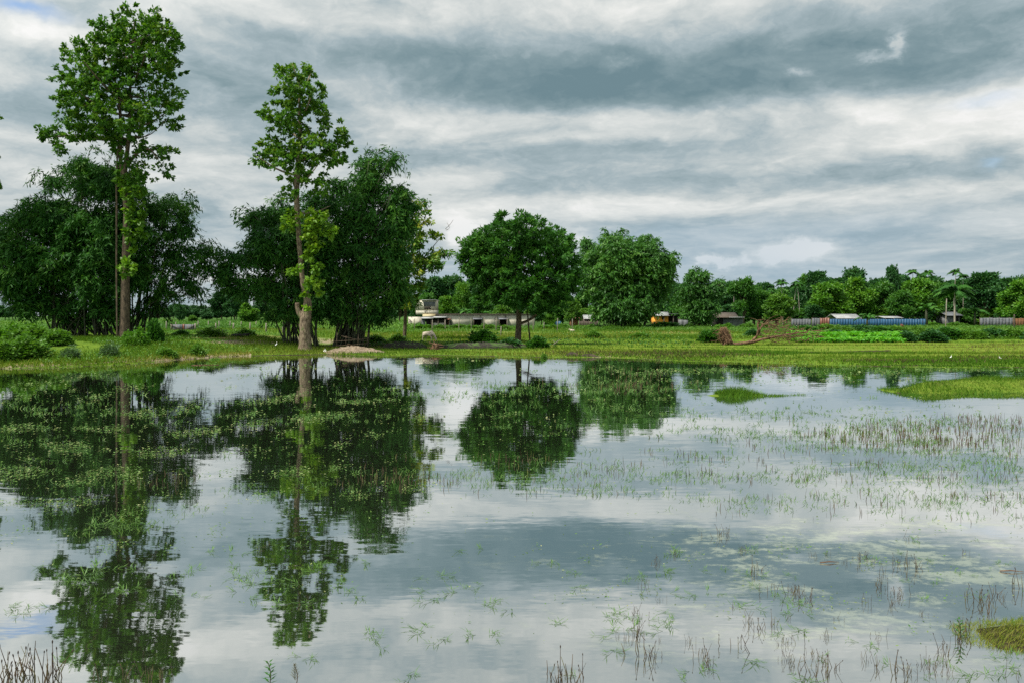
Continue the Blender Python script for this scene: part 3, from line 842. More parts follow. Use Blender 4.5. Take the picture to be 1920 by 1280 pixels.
bamboo('bamboo_clump', 'thinner bamboo clump leaning right beside the tallest tree, sky showing through it', [(268, 385, 42, 36), (330, 392, 34, 30), (300, 440, 50, 45), (350, 430, 24, 26), (280, 515, 44, 40), (382, 472, 24, 20), (340, 485, 38, 34), (348, 525, 26, 26), (312, 552, 24, 22), (386, 505, 18, 26), (280, 570, 26, 26), (255, 470, 30, 40), (365, 545, 16, 18)],
       74.5, (238, 300), 22, 3.6, 32, M['leaf_bamboo'], depth=0.7, holes=1.3, plumes=[[(340, 380), (352, 362), (364, 370), (372, 392)], [(375, 460), (395, 452), (408, 462), (412, 485)], [(300, 560), (310, 590), (318, 600)], [(360, 540), (372, 562), (380, 572)]])
bamboo('bamboo_clump', 'dark bamboo clump behind the waterside tree, low boughs reaching left', [(490, 410, 32, 26), (468, 415, 14, 12), (530, 402, 33, 28), (510, 450, 44, 38), (478, 480, 38, 32), (432, 488, 26, 18), (436, 528, 28, 28), (490, 540, 44, 33), (540, 490, 44, 44), (550, 550, 40, 38), (520, 588, 30, 14), (420, 515, 16, 24), (600, 385, 38, 28), (600, 450, 40, 48), (600, 520, 32, 48), (570, 585, 40, 18), (596, 480, 40, 56), (604, 560, 44, 36), (560, 440, 40, 40)],
       75.0, (530, 600), 40, 5.0, 33, M['leaf_bamboo'], depth=0.8, plumes=[[(480, 405), (460, 390), (446, 398), (440, 412)], [(425, 490), (412, 478), (404, 486), (400, 500)], [(520, 385), (530, 368), (520, 372)]])
bamboo('bamboo_clump', 'tall dark bamboo clump right of the waterside tree, arching tips at the top', [(700, 312, 34, 26), (738, 302, 14, 12), (690, 350, 44, 33), (740, 370, 38, 28), (768, 392, 18, 18), (660, 390, 40, 38), (720, 420, 58, 42), (750, 420, 26, 33), (650, 450, 44, 44), (710, 490, 62, 48), (742, 490, 30, 38), (660, 530, 48, 44), (720, 555, 48, 33), (650, 588, 38, 18), (700, 590, 38, 16), (740, 540, 30, 28), (630, 350, 20, 22)],
       76.0, (618, 690), 44, 5.2, 34, M['leaf_bamboo'], depth=0.8, plumes=[[(720, 300), (745, 284), (757, 298), (760, 335)], [(690, 300), (685, 285), (700, 282)], [(700, 295), (715, 282), (730, 286)], [(785, 385), (798, 378), (800, 395)]], tint0=0.45)

# ------------------------------------------------------------------ thin tree with yellowing tips
YC = 90.0
base = on_ground(759, 636, YC)
t = thing('slender_tree', 'slender tree with yellowing outer leaves right of the tall bamboo', 'tree', base)
tb = MB()
limb(tb, [(758, 640), (760, 600), (762, 540), (768, 490), (785, 440), (800, 400)], YC, [7, 6.5, 6, 5, 3, 1], 20, 7)
for x1, y1, o in ((825, 440, 1), (838, 476, -.5), (745, 470, 1), (810, 505, -1)):
    limb(tb, [(765, 510), ((765 + x1) / 2, (510 + y1) / 2 + 4), (x1, y1)], YC, [3, 2, 1], 8, 5, dy=[0, o, 2 * o])
for q in ([(835, 430), (845, 420), (850, 412)], [(836, 432), (843, 428), (838, 418)]):
    limb(tb, q, YC, [1, .7, .4], 5, 4)
tb.build('trunk', M['bark_dark'], t, base)
cb = MB()
broad_crown(cb, [(770, 450, 28, 24), (800, 482, 28, 14), (836, 475, 13, 7), (770, 500, 33, 22), (812, 496, 18, 12), (760, 545, 24, 22), (745, 480, 22, 28), (770, 570, 16, 14), (785, 530, 14, 16)], YC, 2.0, 41, L=0.46, W=0.17, nl=34, rs=8, tint0=0.48, ragged=.14)
broad_crown(cb, [(790, 412, 24, 20), (818, 440, 15, 8), (800, 442, 20, 12), (782, 385, 14, 12)], YC, 1.5, 42, L=0.42, W=0.24, nl=16, rs=8, tint0=0.70)
cb.build('crown', M['leaf_yellow'], t, base)

# ------------------------------------------------------------------ round-crowned tree in the middle
YD = 82.0
base = on_ground(972, 640, YD)
t = thing('round_tree', 'round-crowned dark tree in the middle of the far bank, trunk forking low', 'tree', base)
tb = MB()
limb(tb, [(971, 645), (972, 620), (973, 600), (972, 570), (968, 530), (965, 480), (975, 430)], YD, [14, 11, 10.5, 10, 7, 4, 1.5], 22, 9)
limb(tb, [(975, 607), (988, 602), (1003, 592), (1010, 575), (1020, 530), (1035, 480)], YD, [6, 5, 5, 4, 3, 1], 16, 7, dy=[0, 0, -.3, -.5, -.5, -1])
for x1, y1, o in ((900, 500, -1), (890, 470, 1), (1055, 500, 1), (940, 440, -1), (1000, 430, 1.5), (930, 545, -1.5), (1040, 545, -1.2)):
    limb(tb, [(971, 560), ((971 + x1) / 2, (560 + y1) / 2 + 5), (x1, y1)], YD, [5, 3, 1], 9, 6, dy=[0, o, 2 * o])
tb.build('trunk', M['bark_dark'], t, base)
cb = MB()
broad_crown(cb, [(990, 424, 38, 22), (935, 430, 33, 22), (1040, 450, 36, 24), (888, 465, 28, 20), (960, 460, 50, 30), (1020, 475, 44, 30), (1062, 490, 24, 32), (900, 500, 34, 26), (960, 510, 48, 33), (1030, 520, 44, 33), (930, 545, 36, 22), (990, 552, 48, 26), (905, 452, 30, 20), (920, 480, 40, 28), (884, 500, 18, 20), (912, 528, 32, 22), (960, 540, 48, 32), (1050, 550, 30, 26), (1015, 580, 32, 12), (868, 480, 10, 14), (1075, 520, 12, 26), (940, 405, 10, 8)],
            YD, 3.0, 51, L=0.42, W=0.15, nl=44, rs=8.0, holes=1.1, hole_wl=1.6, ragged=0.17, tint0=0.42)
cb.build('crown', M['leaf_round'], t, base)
base = on_ground(993, 640, YD + 1)
t = thing('sapling', 'thin dark sapling stem just right of the round tree\'s trunk', 'tree', base)
tb = MB(); limb(tb, [(994, 642), (991, 610), (989, 580), (990, 540)], YD + 1, [3.4, 3, 2.5, 1.5], 12, 6)
tb.build('trunk', M['bark_dark'], t, base)
cb = MB(); broad_crown(cb, [(990, 545, 10, 10), (988, 565, 8, 8)], YD + 1, 1.0, 52, L=.4, W=.15)
cb.build('crown', M['leaf_round'], t, base)

bamboo('bamboo_clump', 'large pale green bamboo clump right of the round tree', [(1150, 452, 33, 18), (1210, 462, 33, 20), (1108, 482, 26, 28), (1180, 490, 54, 34), (1238, 490, 28, 24), (1262, 488, 8, 12), (1118, 530, 36, 38), (1190, 540, 54, 38), (1230, 540, 28, 33), (1150, 575, 48, 24), (1200, 572, 42, 20), (1130, 588, 24, 12), (1180, 596, 38, 8), (1098, 455, 10, 10), (1140, 500, 46, 46), (1212, 510, 46, 46), (1180, 472, 56, 28), (1170, 560, 60, 36), (1105, 505, 18, 22), (1250, 515, 16, 22)],
       148.0, (1125, 1215), 40, 4.2, 61, M['leaf_clump'], L=0.62, W=0.2, nl=50, rs=9.5, depth=0.9, plumes=[[(1150, 445), (1160, 434), (1168, 432), (1174, 436)], [(1200, 448), (1215, 443), (1225, 450)], [(1250, 480), (1265, 474), (1272, 480)], [(1110, 460), (1100, 450), (1094, 456)]], culm_px=2.5)
bamboo('bamboo_clump', 'smaller bamboo clump between the orange house and the grey shed', [(1310, 518, 26, 14), (1298, 550, 26, 28), (1335, 545, 20, 20), (1315, 578, 33, 22), (1347, 532, 9, 10), (1295, 588, 18, 12), (1318, 600, 22, 6)],
       165.0, (1298, 1335), 20, 4.2, 62, M['leaf_clump'], L=0.62, W=0.2, nl=50, rs=8.0, depth=0.9, plumes=[[(1340, 530), (1352, 524), (1360, 534)], [(1290, 520), (1300, 507), (1310, 504)]], culm_px=2.0, tint0=0.25)


# ------------------------------------------------------------------ trees of the village belt
def tree_proto(seed, mat, hgt=10.0, wid=8.0, n_b=22, dens=1.0, L=0.55, W=0.32, trunk_h=0.3, per=7):
    """one tree at the origin: trunk and crown meshes"""
    r = np.random.default_rng(seed)
    cr, tk = MB(), MB()
    pts, outs, tin = [], [], []
    for k in range(n_b):
        th = r.uniform(0, 6.28); f = r.uniform(0, 1)
        zz = trunk_h + (1 - trunk_h) * r.uniform(0.06, 0.93)
        prof = math.sin(math.pi * min(1, max(0.08, (zz - trunk_h * 0.5) / (1.02 - trunk_h * 0.5))) ** 0.8) ** 0.7
        c = np.array([math.cos(th), math.sin(th), 0]) * wid / 2 * 0.72 * math.sqrt(f) * prof + np.array([0, 0, zz * hgt])
        rad = np.array([1, 1, 0.75]) * wid * r.uniform(0.12, 0.23)
        lim = hgt * (1 - .30 * (math.hypot(c[0], c[1]) / (wid / 2)) ** 2)
        if c[2] + rad[2] > lim: c[2] = lim - rad[2]
        n = int(26 * dens * r.uniform(.8, 1.2))
        u = unit(r.standard_normal((n, 3)))
        pts.append(c + u * rad * (r.uniform(0.1, 1, n) ** (1 / 2.2))[:, None]); outs.append(u); tin.append(r.uniform(-.12, .12) + r.normal(0, .1, n))
        tk.tube(curve([(0, 0, hgt * trunk_h * r.uniform(.6, 1)), c * np.array([.5, .5, .8]), c], 6), np.linspace(.11, .03, 6) * hgt / 10, 5)
    tk.tube(curve([(0, 0, -0.3), (r.uniform(-.2, .2), r.uniform(-.2, .2), hgt * trunk_h), (r.uniform(-.4, .4), 0, hgt * 0.8)], 8), np.linspace(.26, .06, 8) * hgt / 10, 7)
    p, o, tn = np.concatenate(pts), np.concatenate(outs), np.concatenate(tin)
    i = np.repeat(np.arange(len(p)), per * 3); m = len(i)
    u = unit(r.standard_normal((m, 3)))
    R_ = .62 * r.uniform(.6, 1.3, len(p))
    c = p[i] + u * (R_[i] * r.uniform(.1, 1, m) ** .5)[:, None] * np.array([1, 1, .75])
    d = unit(u * .8 + o[i] * .5 + .5 * r.standard_normal((m, 3)))
    nr = unit(u * .35 + o[i] * .3 + np.array([0, 0, 0.8]) + 0.5 * r.standard_normal((m, 3)))
    sc = r.uniform(.6, 1.25, m)
    leaves(cr, c, d, nr, L * sc, W * sc, 0.42 + tn[i] + .1 * u[:, 2] + r.normal(0, .11, m))
    return cr, tk


PROTO = {}
def belt_tree(kind, px, top, basey, half, Y, label, group='trees of the village belt', cat='tree', name='tree', zbase=None):
    """kind -> shared meshes; top / half given in photo pixels"""
    X = (px - CX) / F * Y
    zb = float(gz(X, Y)) if zbase is None else zbase
    hgt = H - (top - HY) / F * Y - zb
    wid = 2 * half / F * Y
    if kind not in PROTO:
        spec = {'dark1': (71, 'leaf_far_dark'), 'dark2': (72, 'leaf_far_dark'), 'dark3': (73, 'leaf_far_dark'), 'light1': (74, 'leaf_far_light'), 'light2': (75, 'leaf_far_light'), 'light3': (76, 'leaf_bush'),
                'mid1': (77, 'leaf_clump'), 'mid2': (78, 'leaf_clump'), 'blue1': (79, 'leaf_blue'), 'blue2': (80, 'leaf_blue')}[kind]
        cr, tk = tree_proto(spec[0], M[spec[1]], trunk_h=0.22 if kind.startswith(('light', 'mid')) else 0.28)
        t = thing(name, label, cat, (X, Y, zb), group)
        a = tk.build('trunk', M['bark_dark'], t); b = cr.build('crown', M[spec[1]], t)
        PROTO[kind] = t
        t.scale = (wid / 8, wid / 8, hgt / 10)
        t.rotation_euler = (0, 0, random.uniform(0, 6.28))
        return t
    t = copy_tree(PROTO[kind], (X, Y, zb), random.uniform(0, 6.28), (wid / 8, wid / 8, hgt / 10), label, group)
    t['category'] = cat; t.name = name
    return t


for (k, px, top, hw, Y, lab) in [
    ('mid1', 1395, 524, 34, 185, 'mid green tree standing behind the grey shed'),
    ('light3', 1458, 552, 36, 172, 'low rounded bright tree behind the fallen tree\'s branches'),
    ('mid2', 1425, 545, 30, 190, 'mid green tree between the grey shed and the rounded bright tree'),
    ('dark1', 1535, 510, 30, 215, 'dark dome-topped tree behind the slim palms'),
    ('dark2', 1600, 503, 38, 225, 'dark tree behind the left end of the blue fence, flat wide top'),
    ('light1', 1552, 532, 42, 195, 'bright leafy tree just left of the blue fence'),
    ('light2', 1610, 522, 36, 200, 'bright green tree right behind the tin roof at the blue fence'),
    ('mid1', 1655, 530, 32, 205, 'mid green tree behind the middle of the blue fence'),
    ('dark3', 1672, 501, 22, 230, 'thin-crowned tree standing above the belt beyond the blue fence'),
    ('light1', 1722, 524, 40, 200, 'yellow-green tree behind the right end of the blue fence'),
    ('mid2', 1690, 545, 30, 195, 'low mid green tree between the bananas at the blue fence'),
    ('dark1', 1850, 512, 42, 205, 'dark spreading tree left of the right edge of the photo'),
    ('light2', 1905, 526, 42, 180, 'bright open tree over the brown board fence at the right edge'),
    ('mid1', 1760, 545, 34, 215, 'mid green tree beside the coconut palm, left of it'),
    ('dark2', 1825, 540, 34, 215, 'dark tree behind the yellow-flowered hedge'),
    ('dark3', 1500, 540, 26, 225, 'dark tree among the slim palm trunks'),
    ('dark2', 1258, 528, 28, 210, 'dark tree behind the orange house'),
    ('mid2', 1280, 545, 24, 200, 'mid green tree just right of the orange house roof'),
    ('dark3', 1360, 540, 24, 215, 'dark tree behind the smaller bamboo clump'),
    ('dark1', 812, 520, 34, 260, 'dark tree behind the pale tower room'),
    ('dark2', 852, 516, 34, 265, 'tall dark tree over the left half of the long pale building'),
    ('dark3', 888, 524, 32, 255, 'dark tree behind the round tree\'s left edge'),
    ('light1', 868, 530, 20, 205, 'yellow-green tree behind the long pale building'),
    ('light2', 838, 556, 22, 190, 'bright low tree right of the pale tower room'),
    ('mid1', 900, 555, 30, 190, 'mid green tree over the roof of the long pale building'),
    ('mid2', 800, 550, 26, 200, 'mid green tree left of the pale tower room'),
    ('light3', 940, 572, 24, 180, 'low bushy tree behind the right half of the long pale building'),
    ('mid2', 1055, 565, 30, 185, 'mid green tree under the round tree\'s right side'),
    ('light3', 1072, 560, 20, 170, 'small bright tree between the round tree and the large pale bamboo'),
    ('mid1', 1100, 545, 30, 205, 'mid green tree partly hidden behind the large pale bamboo'),
    ('light2', 1030, 585, 14, 160, 'small bright tree beside the bluish fence'),
]:
    belt_tree(k, px, top, 610, hw, Y, lab)
for i, px in enumerate([750, 772, 930, 962, 1000, 1040, 1140, 1180, 1222] + list(range(1244, 2000, 21))):
    top = (545 if px < 1240 else 533 if px < 1500 else 521) + (i * 11) % 15 - 4
    belt_tree(('dark1', 'dark2', 'mid1', 'dark3', 'mid2')[i % 5], px, top, 608, 27 + (i * 5) % 14, 236 + (i * 19) % 40, 'dark green tree in the back row of the village tree belt', 'trees in the back row of the village belt')
for i, px in enumerate(list(range(775, 1000, 32)) + list(range(1010, 1300, 30)) + list(range(1310, 1960, 26))):
    belt_tree(('dark3', 'mid2', 'dark1', 'light3')[i % 4], px + (i * 13) % 11, 572 + (i * 7) % 14, 610, 19 + (i * 5) % 8, 192 + (i * 17) % 26, 'low bushy tree filling the foot of the village tree belt', 'low bushy trees at the foot of the village belt')
# far plain on the left
for (k, px, top, hw, Y, lab) in [
    ('blue1', 415, 548, 24, 300, 'dark tree group member farthest left beyond the posts, under the bamboo boughs'),
    ('blue2', 440, 544, 28, 290, 'tallest bluish tree beyond the fence posts left of the waterside tree'),
    ('blue1', 500, 560, 30, 300, 'bluish tree half hidden behind the waterside bamboo'),
    ('light2', 466, 569, 23, 200, 'bright green bushy tree in the field beyond the fence posts'),
    ('light3', 512, 580, 18, 205, 'small bright tree just left of the waterside bamboo culms'),
    ('dark1', 336, 571, 14, 230, 'small dark tree behind the grey gate'),
    ('light3', 362, 592, 10, 240, 'low pale bush-like tree right of the grey gate'),
    ('blue2', 388, 588, 12, 330, 'small bluish tree between the gate and the fence posts'),
]:
    belt_tree(k, px, top, 600, hw, Y, lab, 'trees on the left plain')
for i, px in enumerate(list(range(-60, 60, 14)) + list(range(290, 560, 9)) + [575, 590, 605, 620, 635, 650, 665, 680, 700, 720, 740]):
    belt_tree(('blue1', 'blue2')[i % 2], px, 571 + (i * 7) % 13, 596, 13 + (i * 5) % 7, 400 + (i * 37) % 90, 'distant bluish tree on the horizon of the left plain', 'distant trees on the horizon of the left plain')


# ------------------------------------------------------------------ palms and bananas
def frond(mb, b, az, elev, ln, r, leaf_l, width, n=26, droop=1.0, tint=0.5):
    t = np.linspace(0, 1, 9)
    hx = np.array([math.cos(az), math.sin(az), 0])
    path = b + hx * (ln * (t * math.cos(elev) + 0.35 * t ** 2.5 * math.sin(elev)))[:, None] + np.array([0, 0, 1]) * (ln * (math.sin(elev) * (t - 0.55 * t ** 2.6) - 0.55 * droop * math.cos(elev) * t * t))[:, None]
    mb.tube(path, np.linspace(.05, .015, 9), 4, tint=tint)
    side = np.cross(hx, [0, 0, 1])
    tt = np.tile(np.linspace(.12, 1, n), 2); sg = np.repeat([-1, 1], n)
    c = np.stack([np.interp(tt, t, path[:, k]) for k in range(3)], 1)
    d = hx * 0.6 + side * sg[:, None] * 0.7 + np.array([0, 0, -0.75]) + 0.12 * r.standard_normal((2 * n, 3))
    leaves(mb, c, d, np.tile([0, 0, 1.0], (2 * n, 1)) + 0.2 * hx, leaf_l * (0.5 + np.sin(np.pi * np.clip(tt, .05, .97))), width, tint + r.normal(0, .1, 2 * n))


def palm(px, top, Y, rad_px, label, fronds=9, group='areca palms', name='areca_palm', thick=0.07, droop=0.95, lean=0.0, nleaf=26, elev=(.0, 1.5)):
    r = np.random.default_rng(int(px))
    X = (px - CX) / F * Y; zb = float(gz(X, Y)); base = np.array([X, Y, zb])
    rad = rad_px / F * Y
    ztop = H - (top - HY) / F * Y - rad * 0.62
    t = thing(name, label, 'palm tree', base, group)
    tk = MB(); tk.tube(curve([base - [0, 0, .3], base + [lean * .3, 0, (ztop - zb) * .5], np.array([X + lean, Y, ztop])], 10), np.linspace(thick * 1.2, thick * .8, 10), 7)
    tk.build('trunk', M['palm_trunk'], t, base)
    cr = MB()
    for k in range(fronds):
        frond(cr, np.array([X + lean, Y, ztop]), k * 2.4 + r.uniform(-.3, .3), r.uniform(*elev), rad * r.uniform(1.0, 1.35), r, rad * .30, rad * .10, nleaf, droop, r.uniform(.25, .6))
    cr.build('crown', M['leaf_palm'], t, base)
    return t


for px, top, Y, rp, lab in [(1468, 518, 200, 13, 'tallest slim areca palm left of the dark dome-topped tree'), (1487, 528, 205, 10, 'middle slim areca palm of the three left of the dark dome-topped tree'), (1500, 520, 200, 11, 'rightmost slim areca palm against the dark dome-topped tree'), (1444, 534, 215, 9, 'short areca palm poking out left of the slim palms'),
                            (1709, 499, 205, 13, 'leftmost of the three areca palms above the belt behind the blue fence'), (1726, 506, 207, 11, 'middle areca palm of the three above the belt behind the blue fence'), (1743, 500, 205, 12, 'rightmost of the three areca palms above the belt behind the blue fence'),
                            (1787, 498, 205, 12, 'areca palm standing right above the coconut palm'), (1806, 508, 210, 11, 'drooping areca palm right of the coconut palm'), (1376, 527, 210, 8, 'areca palm top behind the mid green tree by the grey shed'), (1414, 533, 215, 9, 'small areca palm top left of the slim palms')]:
    palm(px, top + 5, Y, rp * .95, lab, 15, lean=((px * 7) % 5 - 2) * .35)
palm(1790, 527, 190, 28, 'coconut palm with long arching fronds on the right of the village belt', 16, 'coconut palms', 'coconut_palm', .2, .8, nleaf=34, elev=(-.1, 1.4))


def banana(px, basey, Y, rad_px, label, n=9, seed=1, hgt=1.0):
    r = np.random.default_rng(seed)
    X = (px - CX) / F * Y; zb = float(gz(X, Y)); base = np.array([X, Y, zb]); rad = rad_px / F * Y
    t = thing('banana_plant', label, 'banana plant', base, 'banana plants')
    st = MB(); h0 = rad * 0.9 * hgt
    st.tube([base - [0, 0, .2], base + [0, 0, h0 * .6], base + [0, 0, h0]], [rad * .10, rad * .08, rad * .05], 7)
    st.build('stem', M['culm'], t, base)
    lf = MB()
    for k in range(n):
        az = k * 2.4 + r.uniform(-.3, .3); el = r.uniform(.4, 1.35); hx = np.array([math.cos(az), math.sin(az), 0]); sd = np.cross(hx, [0, 0, 1.0])
        tt = np.linspace(0, 1, 10); ln = rad * r.uniform(.9, 1.25)
        path = base + [0, 0, h0] + hx * (ln * tt * math.cos(el))[:, None] + np.array([0, 0, 1]) * (ln * (math.sin(el) * tt - .7 * tt * tt))[:, None]
        w = rad * .15 * np.sin(np.pi * (0.06 + .92 * tt)) ** .6
        for s in (-1, 1):
            edge = path + sd * (s * w)[:, None] + np.array([0, 0, -1]) * (w * .5)[:, None] + 0.03 * rad * r.standard_normal((10, 3)) * (s != 0)
            V = np.concatenate([path, edge])
            lf.add(V, [(i, i + 1, i + 11, i + 10) for i in range(9) if r.uniform() > .08], r.uniform(.35, .75))
    lf.build('leaves', M['leaf_palm'], t, base)


banana(1626, 612, 150, 24, 'pale banana plant in front of the blue fence', 11, 1, 1.0)
banana(1737, 600, 172, 32, 'banana plant with one upright paddle leaf by the blue fence\'s right end', 9, 2, 1.2)
banana(1828, 600, 190, 26, 'banana plant behind the yellow-flowered hedge', 8, 3, 1.2)
banana(872, 600, 172, 20, 'banana plant rising behind the long pale building\'s roof', 8, 4, 1.6)
banana(915, 600, 174, 16, 'smaller banana plant behind the long pale building\'s roof', 7, 5, 1.8)


# ------------------------------------------------------------------ buildings and fences
class Px:
    """box helper in photo pixels at a given distance"""
    def __init__(s, Y): s.Y = Y; s.k = Y / F
    def x(s, px): return (px - CX) * s.k
    def z(s, py): return H - (py - HY) * s.k
    def box(s, mb, x0, x1, ytop, ybot, d0, d1, zmin=None, tint=.5):
        mb.box(s.x(x0), s.x(x1), s.Y + d0, s.Y + d1, s.z(ybot) if zmin is None else zmin, s.z(ytop), tint)
        return mb


def part(mb, name, mat, parent, origin, label=None):
    o = mb.build(name, M[mat], parent, origin)
    if label: o['label'] = label
    return o


def slab(mb, x0, x1, y0, y1, zf, zb, th=0.06):
    V = [(x0, y0, zf), (x1, y0, zf), (x1, y1, zb), (x0, y1, zb)]
    V = V + [(a, b, c - th) for a, b, c in V]
    mb.add(V, [(0, 1, 2, 3), (7, 6, 5, 4), (0, 4, 5, 1), (1, 5, 6, 2), (2, 6, 7, 3), (3, 7, 4, 0)])
    return mb


def long_building():
    g = Px(158.0); zb = float(gz(g.x(870), 158))
    o0 = np.array([g.x(870), 158.0, zb])
    t = thing('long_building', 'long low pale weathered building with a tower room at its left end', 'building', o0)
    w = MB()
    # front wall with two real door openings
    xs = [(818, 889), (902, 937), (950, 978)]
    for a, b in xs: g.box(w, a, b, 590, 0, 0, .25, zb - .2)
    for a, b in ((889, 902), (937, 950)): g.box(w, a, b, 590, 597, 0, .25)
    g.box(w, 978, 1003, 590, 0, .003, .25, zb - .2)
    g.box(w, 765, 792, 594.5, 0, .4, 5, zb - .2)
    g.box(w, 818, 820, 590, 0, .25, 6, zb - .2); g.box(w, 1001, 1003, 590, 0, .25, 6, zb - .2); g.box(w, 820, 1001, 590, 0, 5.8, 6, zb - .2)
    part(w, 'wall', 'plaster', t, o0)
    tw = MB()
    g.box(tw, 778, 818, 563, 582, .6, 4.5); g.box(tw, 779, 818, 582.003, 590, .62, 4.5)
    part(tw, 'tower_room', 'plaster', t, o0)
    bd = MB(); g.box(bd, 792, 818, 590.2, 594.5, .3, 4.5)
    part(bd, 'wall_band', 'plaster_top', t, o0)
    sh = MB(); g.box(sh, 794, 815.5, 566, 574.5, .55, .60); part(sh, 'tin_sheet', 'tin', t, o0)
    wn = MB(); g.box(wn, 795, 807.5, 575.2, 580, .56, .61); ww = part(wn, 'window', 'dark', t, o0)
    bars = MB()
    for q in (797, 799.4, 801.8, 804.2): g.box(bars, q, q + .7, 575.4, 580, .50, .555)
    bars.build('bars', M['timber'], ww, o0)
    rf = MB(); slab(rf, g.x(790), g.x(819.5), 158.2, 163, g.z(562.2), g.z(563.2), .1); part(rf, 'tower_roof', 'tin_roof', t, o0)
    rl = MB(); slab(rl, g.x(816), g.x(1004), 157.7, 164.5, g.z(589.4), g.z(588.9), .09); part(rl, 'roof', 'timber', t, o0, 'dark flat roof edge')
    # lean-to
    lt = MB(); slab(lt, g.x(792), g.x(815), 155.0, 158.2, g.z(597), g.z(594.2), .07); slab(lt, g.x(814), g.x(838), 155.2, 158.2, g.z(595.4), g.z(593.2), .07)
    part(lt, 'porch_roof', 'tin_roof', t, o0)
    ps = MB(); g.box(ps, 793, 799.5, 597.5, 0, -2.4, -2.3, zb - .1); part(ps, 'porch_sheet', 'tin', t, o0)
    pr = MB(); g.box(pr, 799.6, 838, 597, 0, -.35, -.05, zb - .1); part(pr, 'porch_opening', 'dark', t, o0)
    lw = MB(); g.box(lw, 812, 835, 605.5, 0, -2.3, -2.15, zb - .1); part(lw, 'porch_wall', 'plaster', t, o0)
    po = MB()
    for q in (810, 823, 835): g.box(po, q, q + 1.6, 596, 0, -2.6, -2.42, zb - .1)
    g.box(po, 812, 835, 602.2, 602.9, -2.55, -2.48)
    part(po, 'porch_posts', 'timber', t, o0)
    dr = MB(); g.box(dr, 838.6, 842, 599, 0, -.1, -.02, zb); part(dr, 'door', 'tin_rust', t, o0)
    aw = MB(); slab(aw, g.x(837), g.x(846), 156.6, 157.98, g.z(599.2), g.z(597.5), .05); part(aw, 'door_canopy', 'tin_rust', t, o0)
    for a, b in ((889, 902), (937, 950)):
        q = MB(); g.box(q, a, b, 597, 0, .9, 1.0, zb - .1); dd = part(q, 'doorway', 'dark', t, o0)
        q = MB(); g.box(q, a - 1, a, 597.5, 0, -.06, .0, zb - .1); g.box(q, b, b + 1, 597.5, 0, -.06, .0, zb - .1); q.build('door_frame', M['timber'], dd, o0)
        q = MB(); slab(q, g.x(a - 2), g.x(b + 3), 156.4, 157.97, g.z(598.6), g.z(596.0), .06); part(q, 'door_canopy', 'tin', t, o0)


long_building()


def simple_house(name, label, Y, walls, roof, extra=(), cat='house', wallmat='block', roofmat='tin_roof', depth=5.0):
    g = Px(Y); x0, x1, yt = walls
    zb = float(gz(g.x((x0 + x1) / 2), Y)); o0 = np.array([g.x((x0 + x1) / 2), Y, zb])
    t = thing(name, label, cat, o0)
    w = MB(); g.box(w, x0, x1, yt, 0, 0, depth, zb - .3); part(w, 'wall', wallmat, t, o0)
    r0, r1, yf, yr = roof
    r = MB(); slab(r, g.x(r0), g.x(r1), Y - .7, Y + depth / 2, g.z(yf), g.z(yr), .07); slab(r, g.x(r0), g.x(r1), Y + depth / 2 + .003, Y + depth + .6, g.z(yr), g.z(yf), .07)
    part(r, 'roof', roofmat, t, o0)
    for nm, mat, a, b, c, d, e, f in extra:
        q = MB(); g.box(q, a, b, c, d, e, f, zb - .2 if d == 0 else None); part(q, nm, mat, t, o0)
    return t


simple_house('orange_house', 'small orange-walled house with a tin roof and open porch', 182, (1228, 1253, 592), (1224, 1256, 592.2, 585), [('window', 'dark', 1241, 1244.5, 594, 599.5, -.06, -.01), ('porch_opening', 'dark', 1253.3, 1274, 592, 0, 1.5, 2.0), ('porch_post', 'timber', 1261, 1263, 590, 0, -.5, -.3), ('porch_post', 'timber', 1273, 1275, 590, 0, -.5, -.3), ('porch_post', 'timber', 1243.5, 1245.2, 591, 0, -.5, -.3), ('porch_roof', 'tin', 1253.5, 1277, 588.5, 589.3, -.8, 3)], wallmat='orange')
simple_house('grey_shed', 'grey block shed with a dark sagging roof right of the smaller bamboo', 172, (1356, 1393, 596), (1338, 1384, 595.5, 586), [('doorway', 'dark', 1340, 1355.5, 596.5, 0, -.02, 3), ('lean_to_roof', 'tin_roof', 1366, 1394, 594.6, 596, -1.0, 2)], 'shed', 'block', 'timber')
simple_house('brick_hut', 'small brown hut seen between the round tree and the large bamboo', 178, (1070, 1084, 597), (1068, 1087, 597, 594), (), 'hut', 'brown_fence', 'tin_rust')
simple_house('tin_hut', 'hut with a patched pale tin roof at the left edge of the large bamboo', 176, (1096, 1122, 598), (1094, 1124, 598, 590.5), [('doorway', 'dark', 1100, 1105, 600, 0, -.08, -.02)], 'hut', 'timber', 'tin_roof')
simple_house('grey_house', 'small grey house half hidden behind the yellow-flowered hedge', 196, (1776, 1800, 592), (1772, 1804, 592, 585), [('doorway', 'dark', 1792, 1797, 592, 0, -.06, -.01)], 'house', 'block', 'tin')
simple_house('tin_roof_shed', 'shed behind the blue fence with a pale sloping tin roof', 176, (1572, 1612, 597), (1566, 1614, 597, 589), (), 'shed', 'block', 'tin_roof')
simple_house('low_shed', 'low shed behind the blue fence, only a thin roof edge showing', 178, (1658, 1690, 598), (1655, 1692, 596, 593), (), 'shed', 'timber', 'tin_roof')


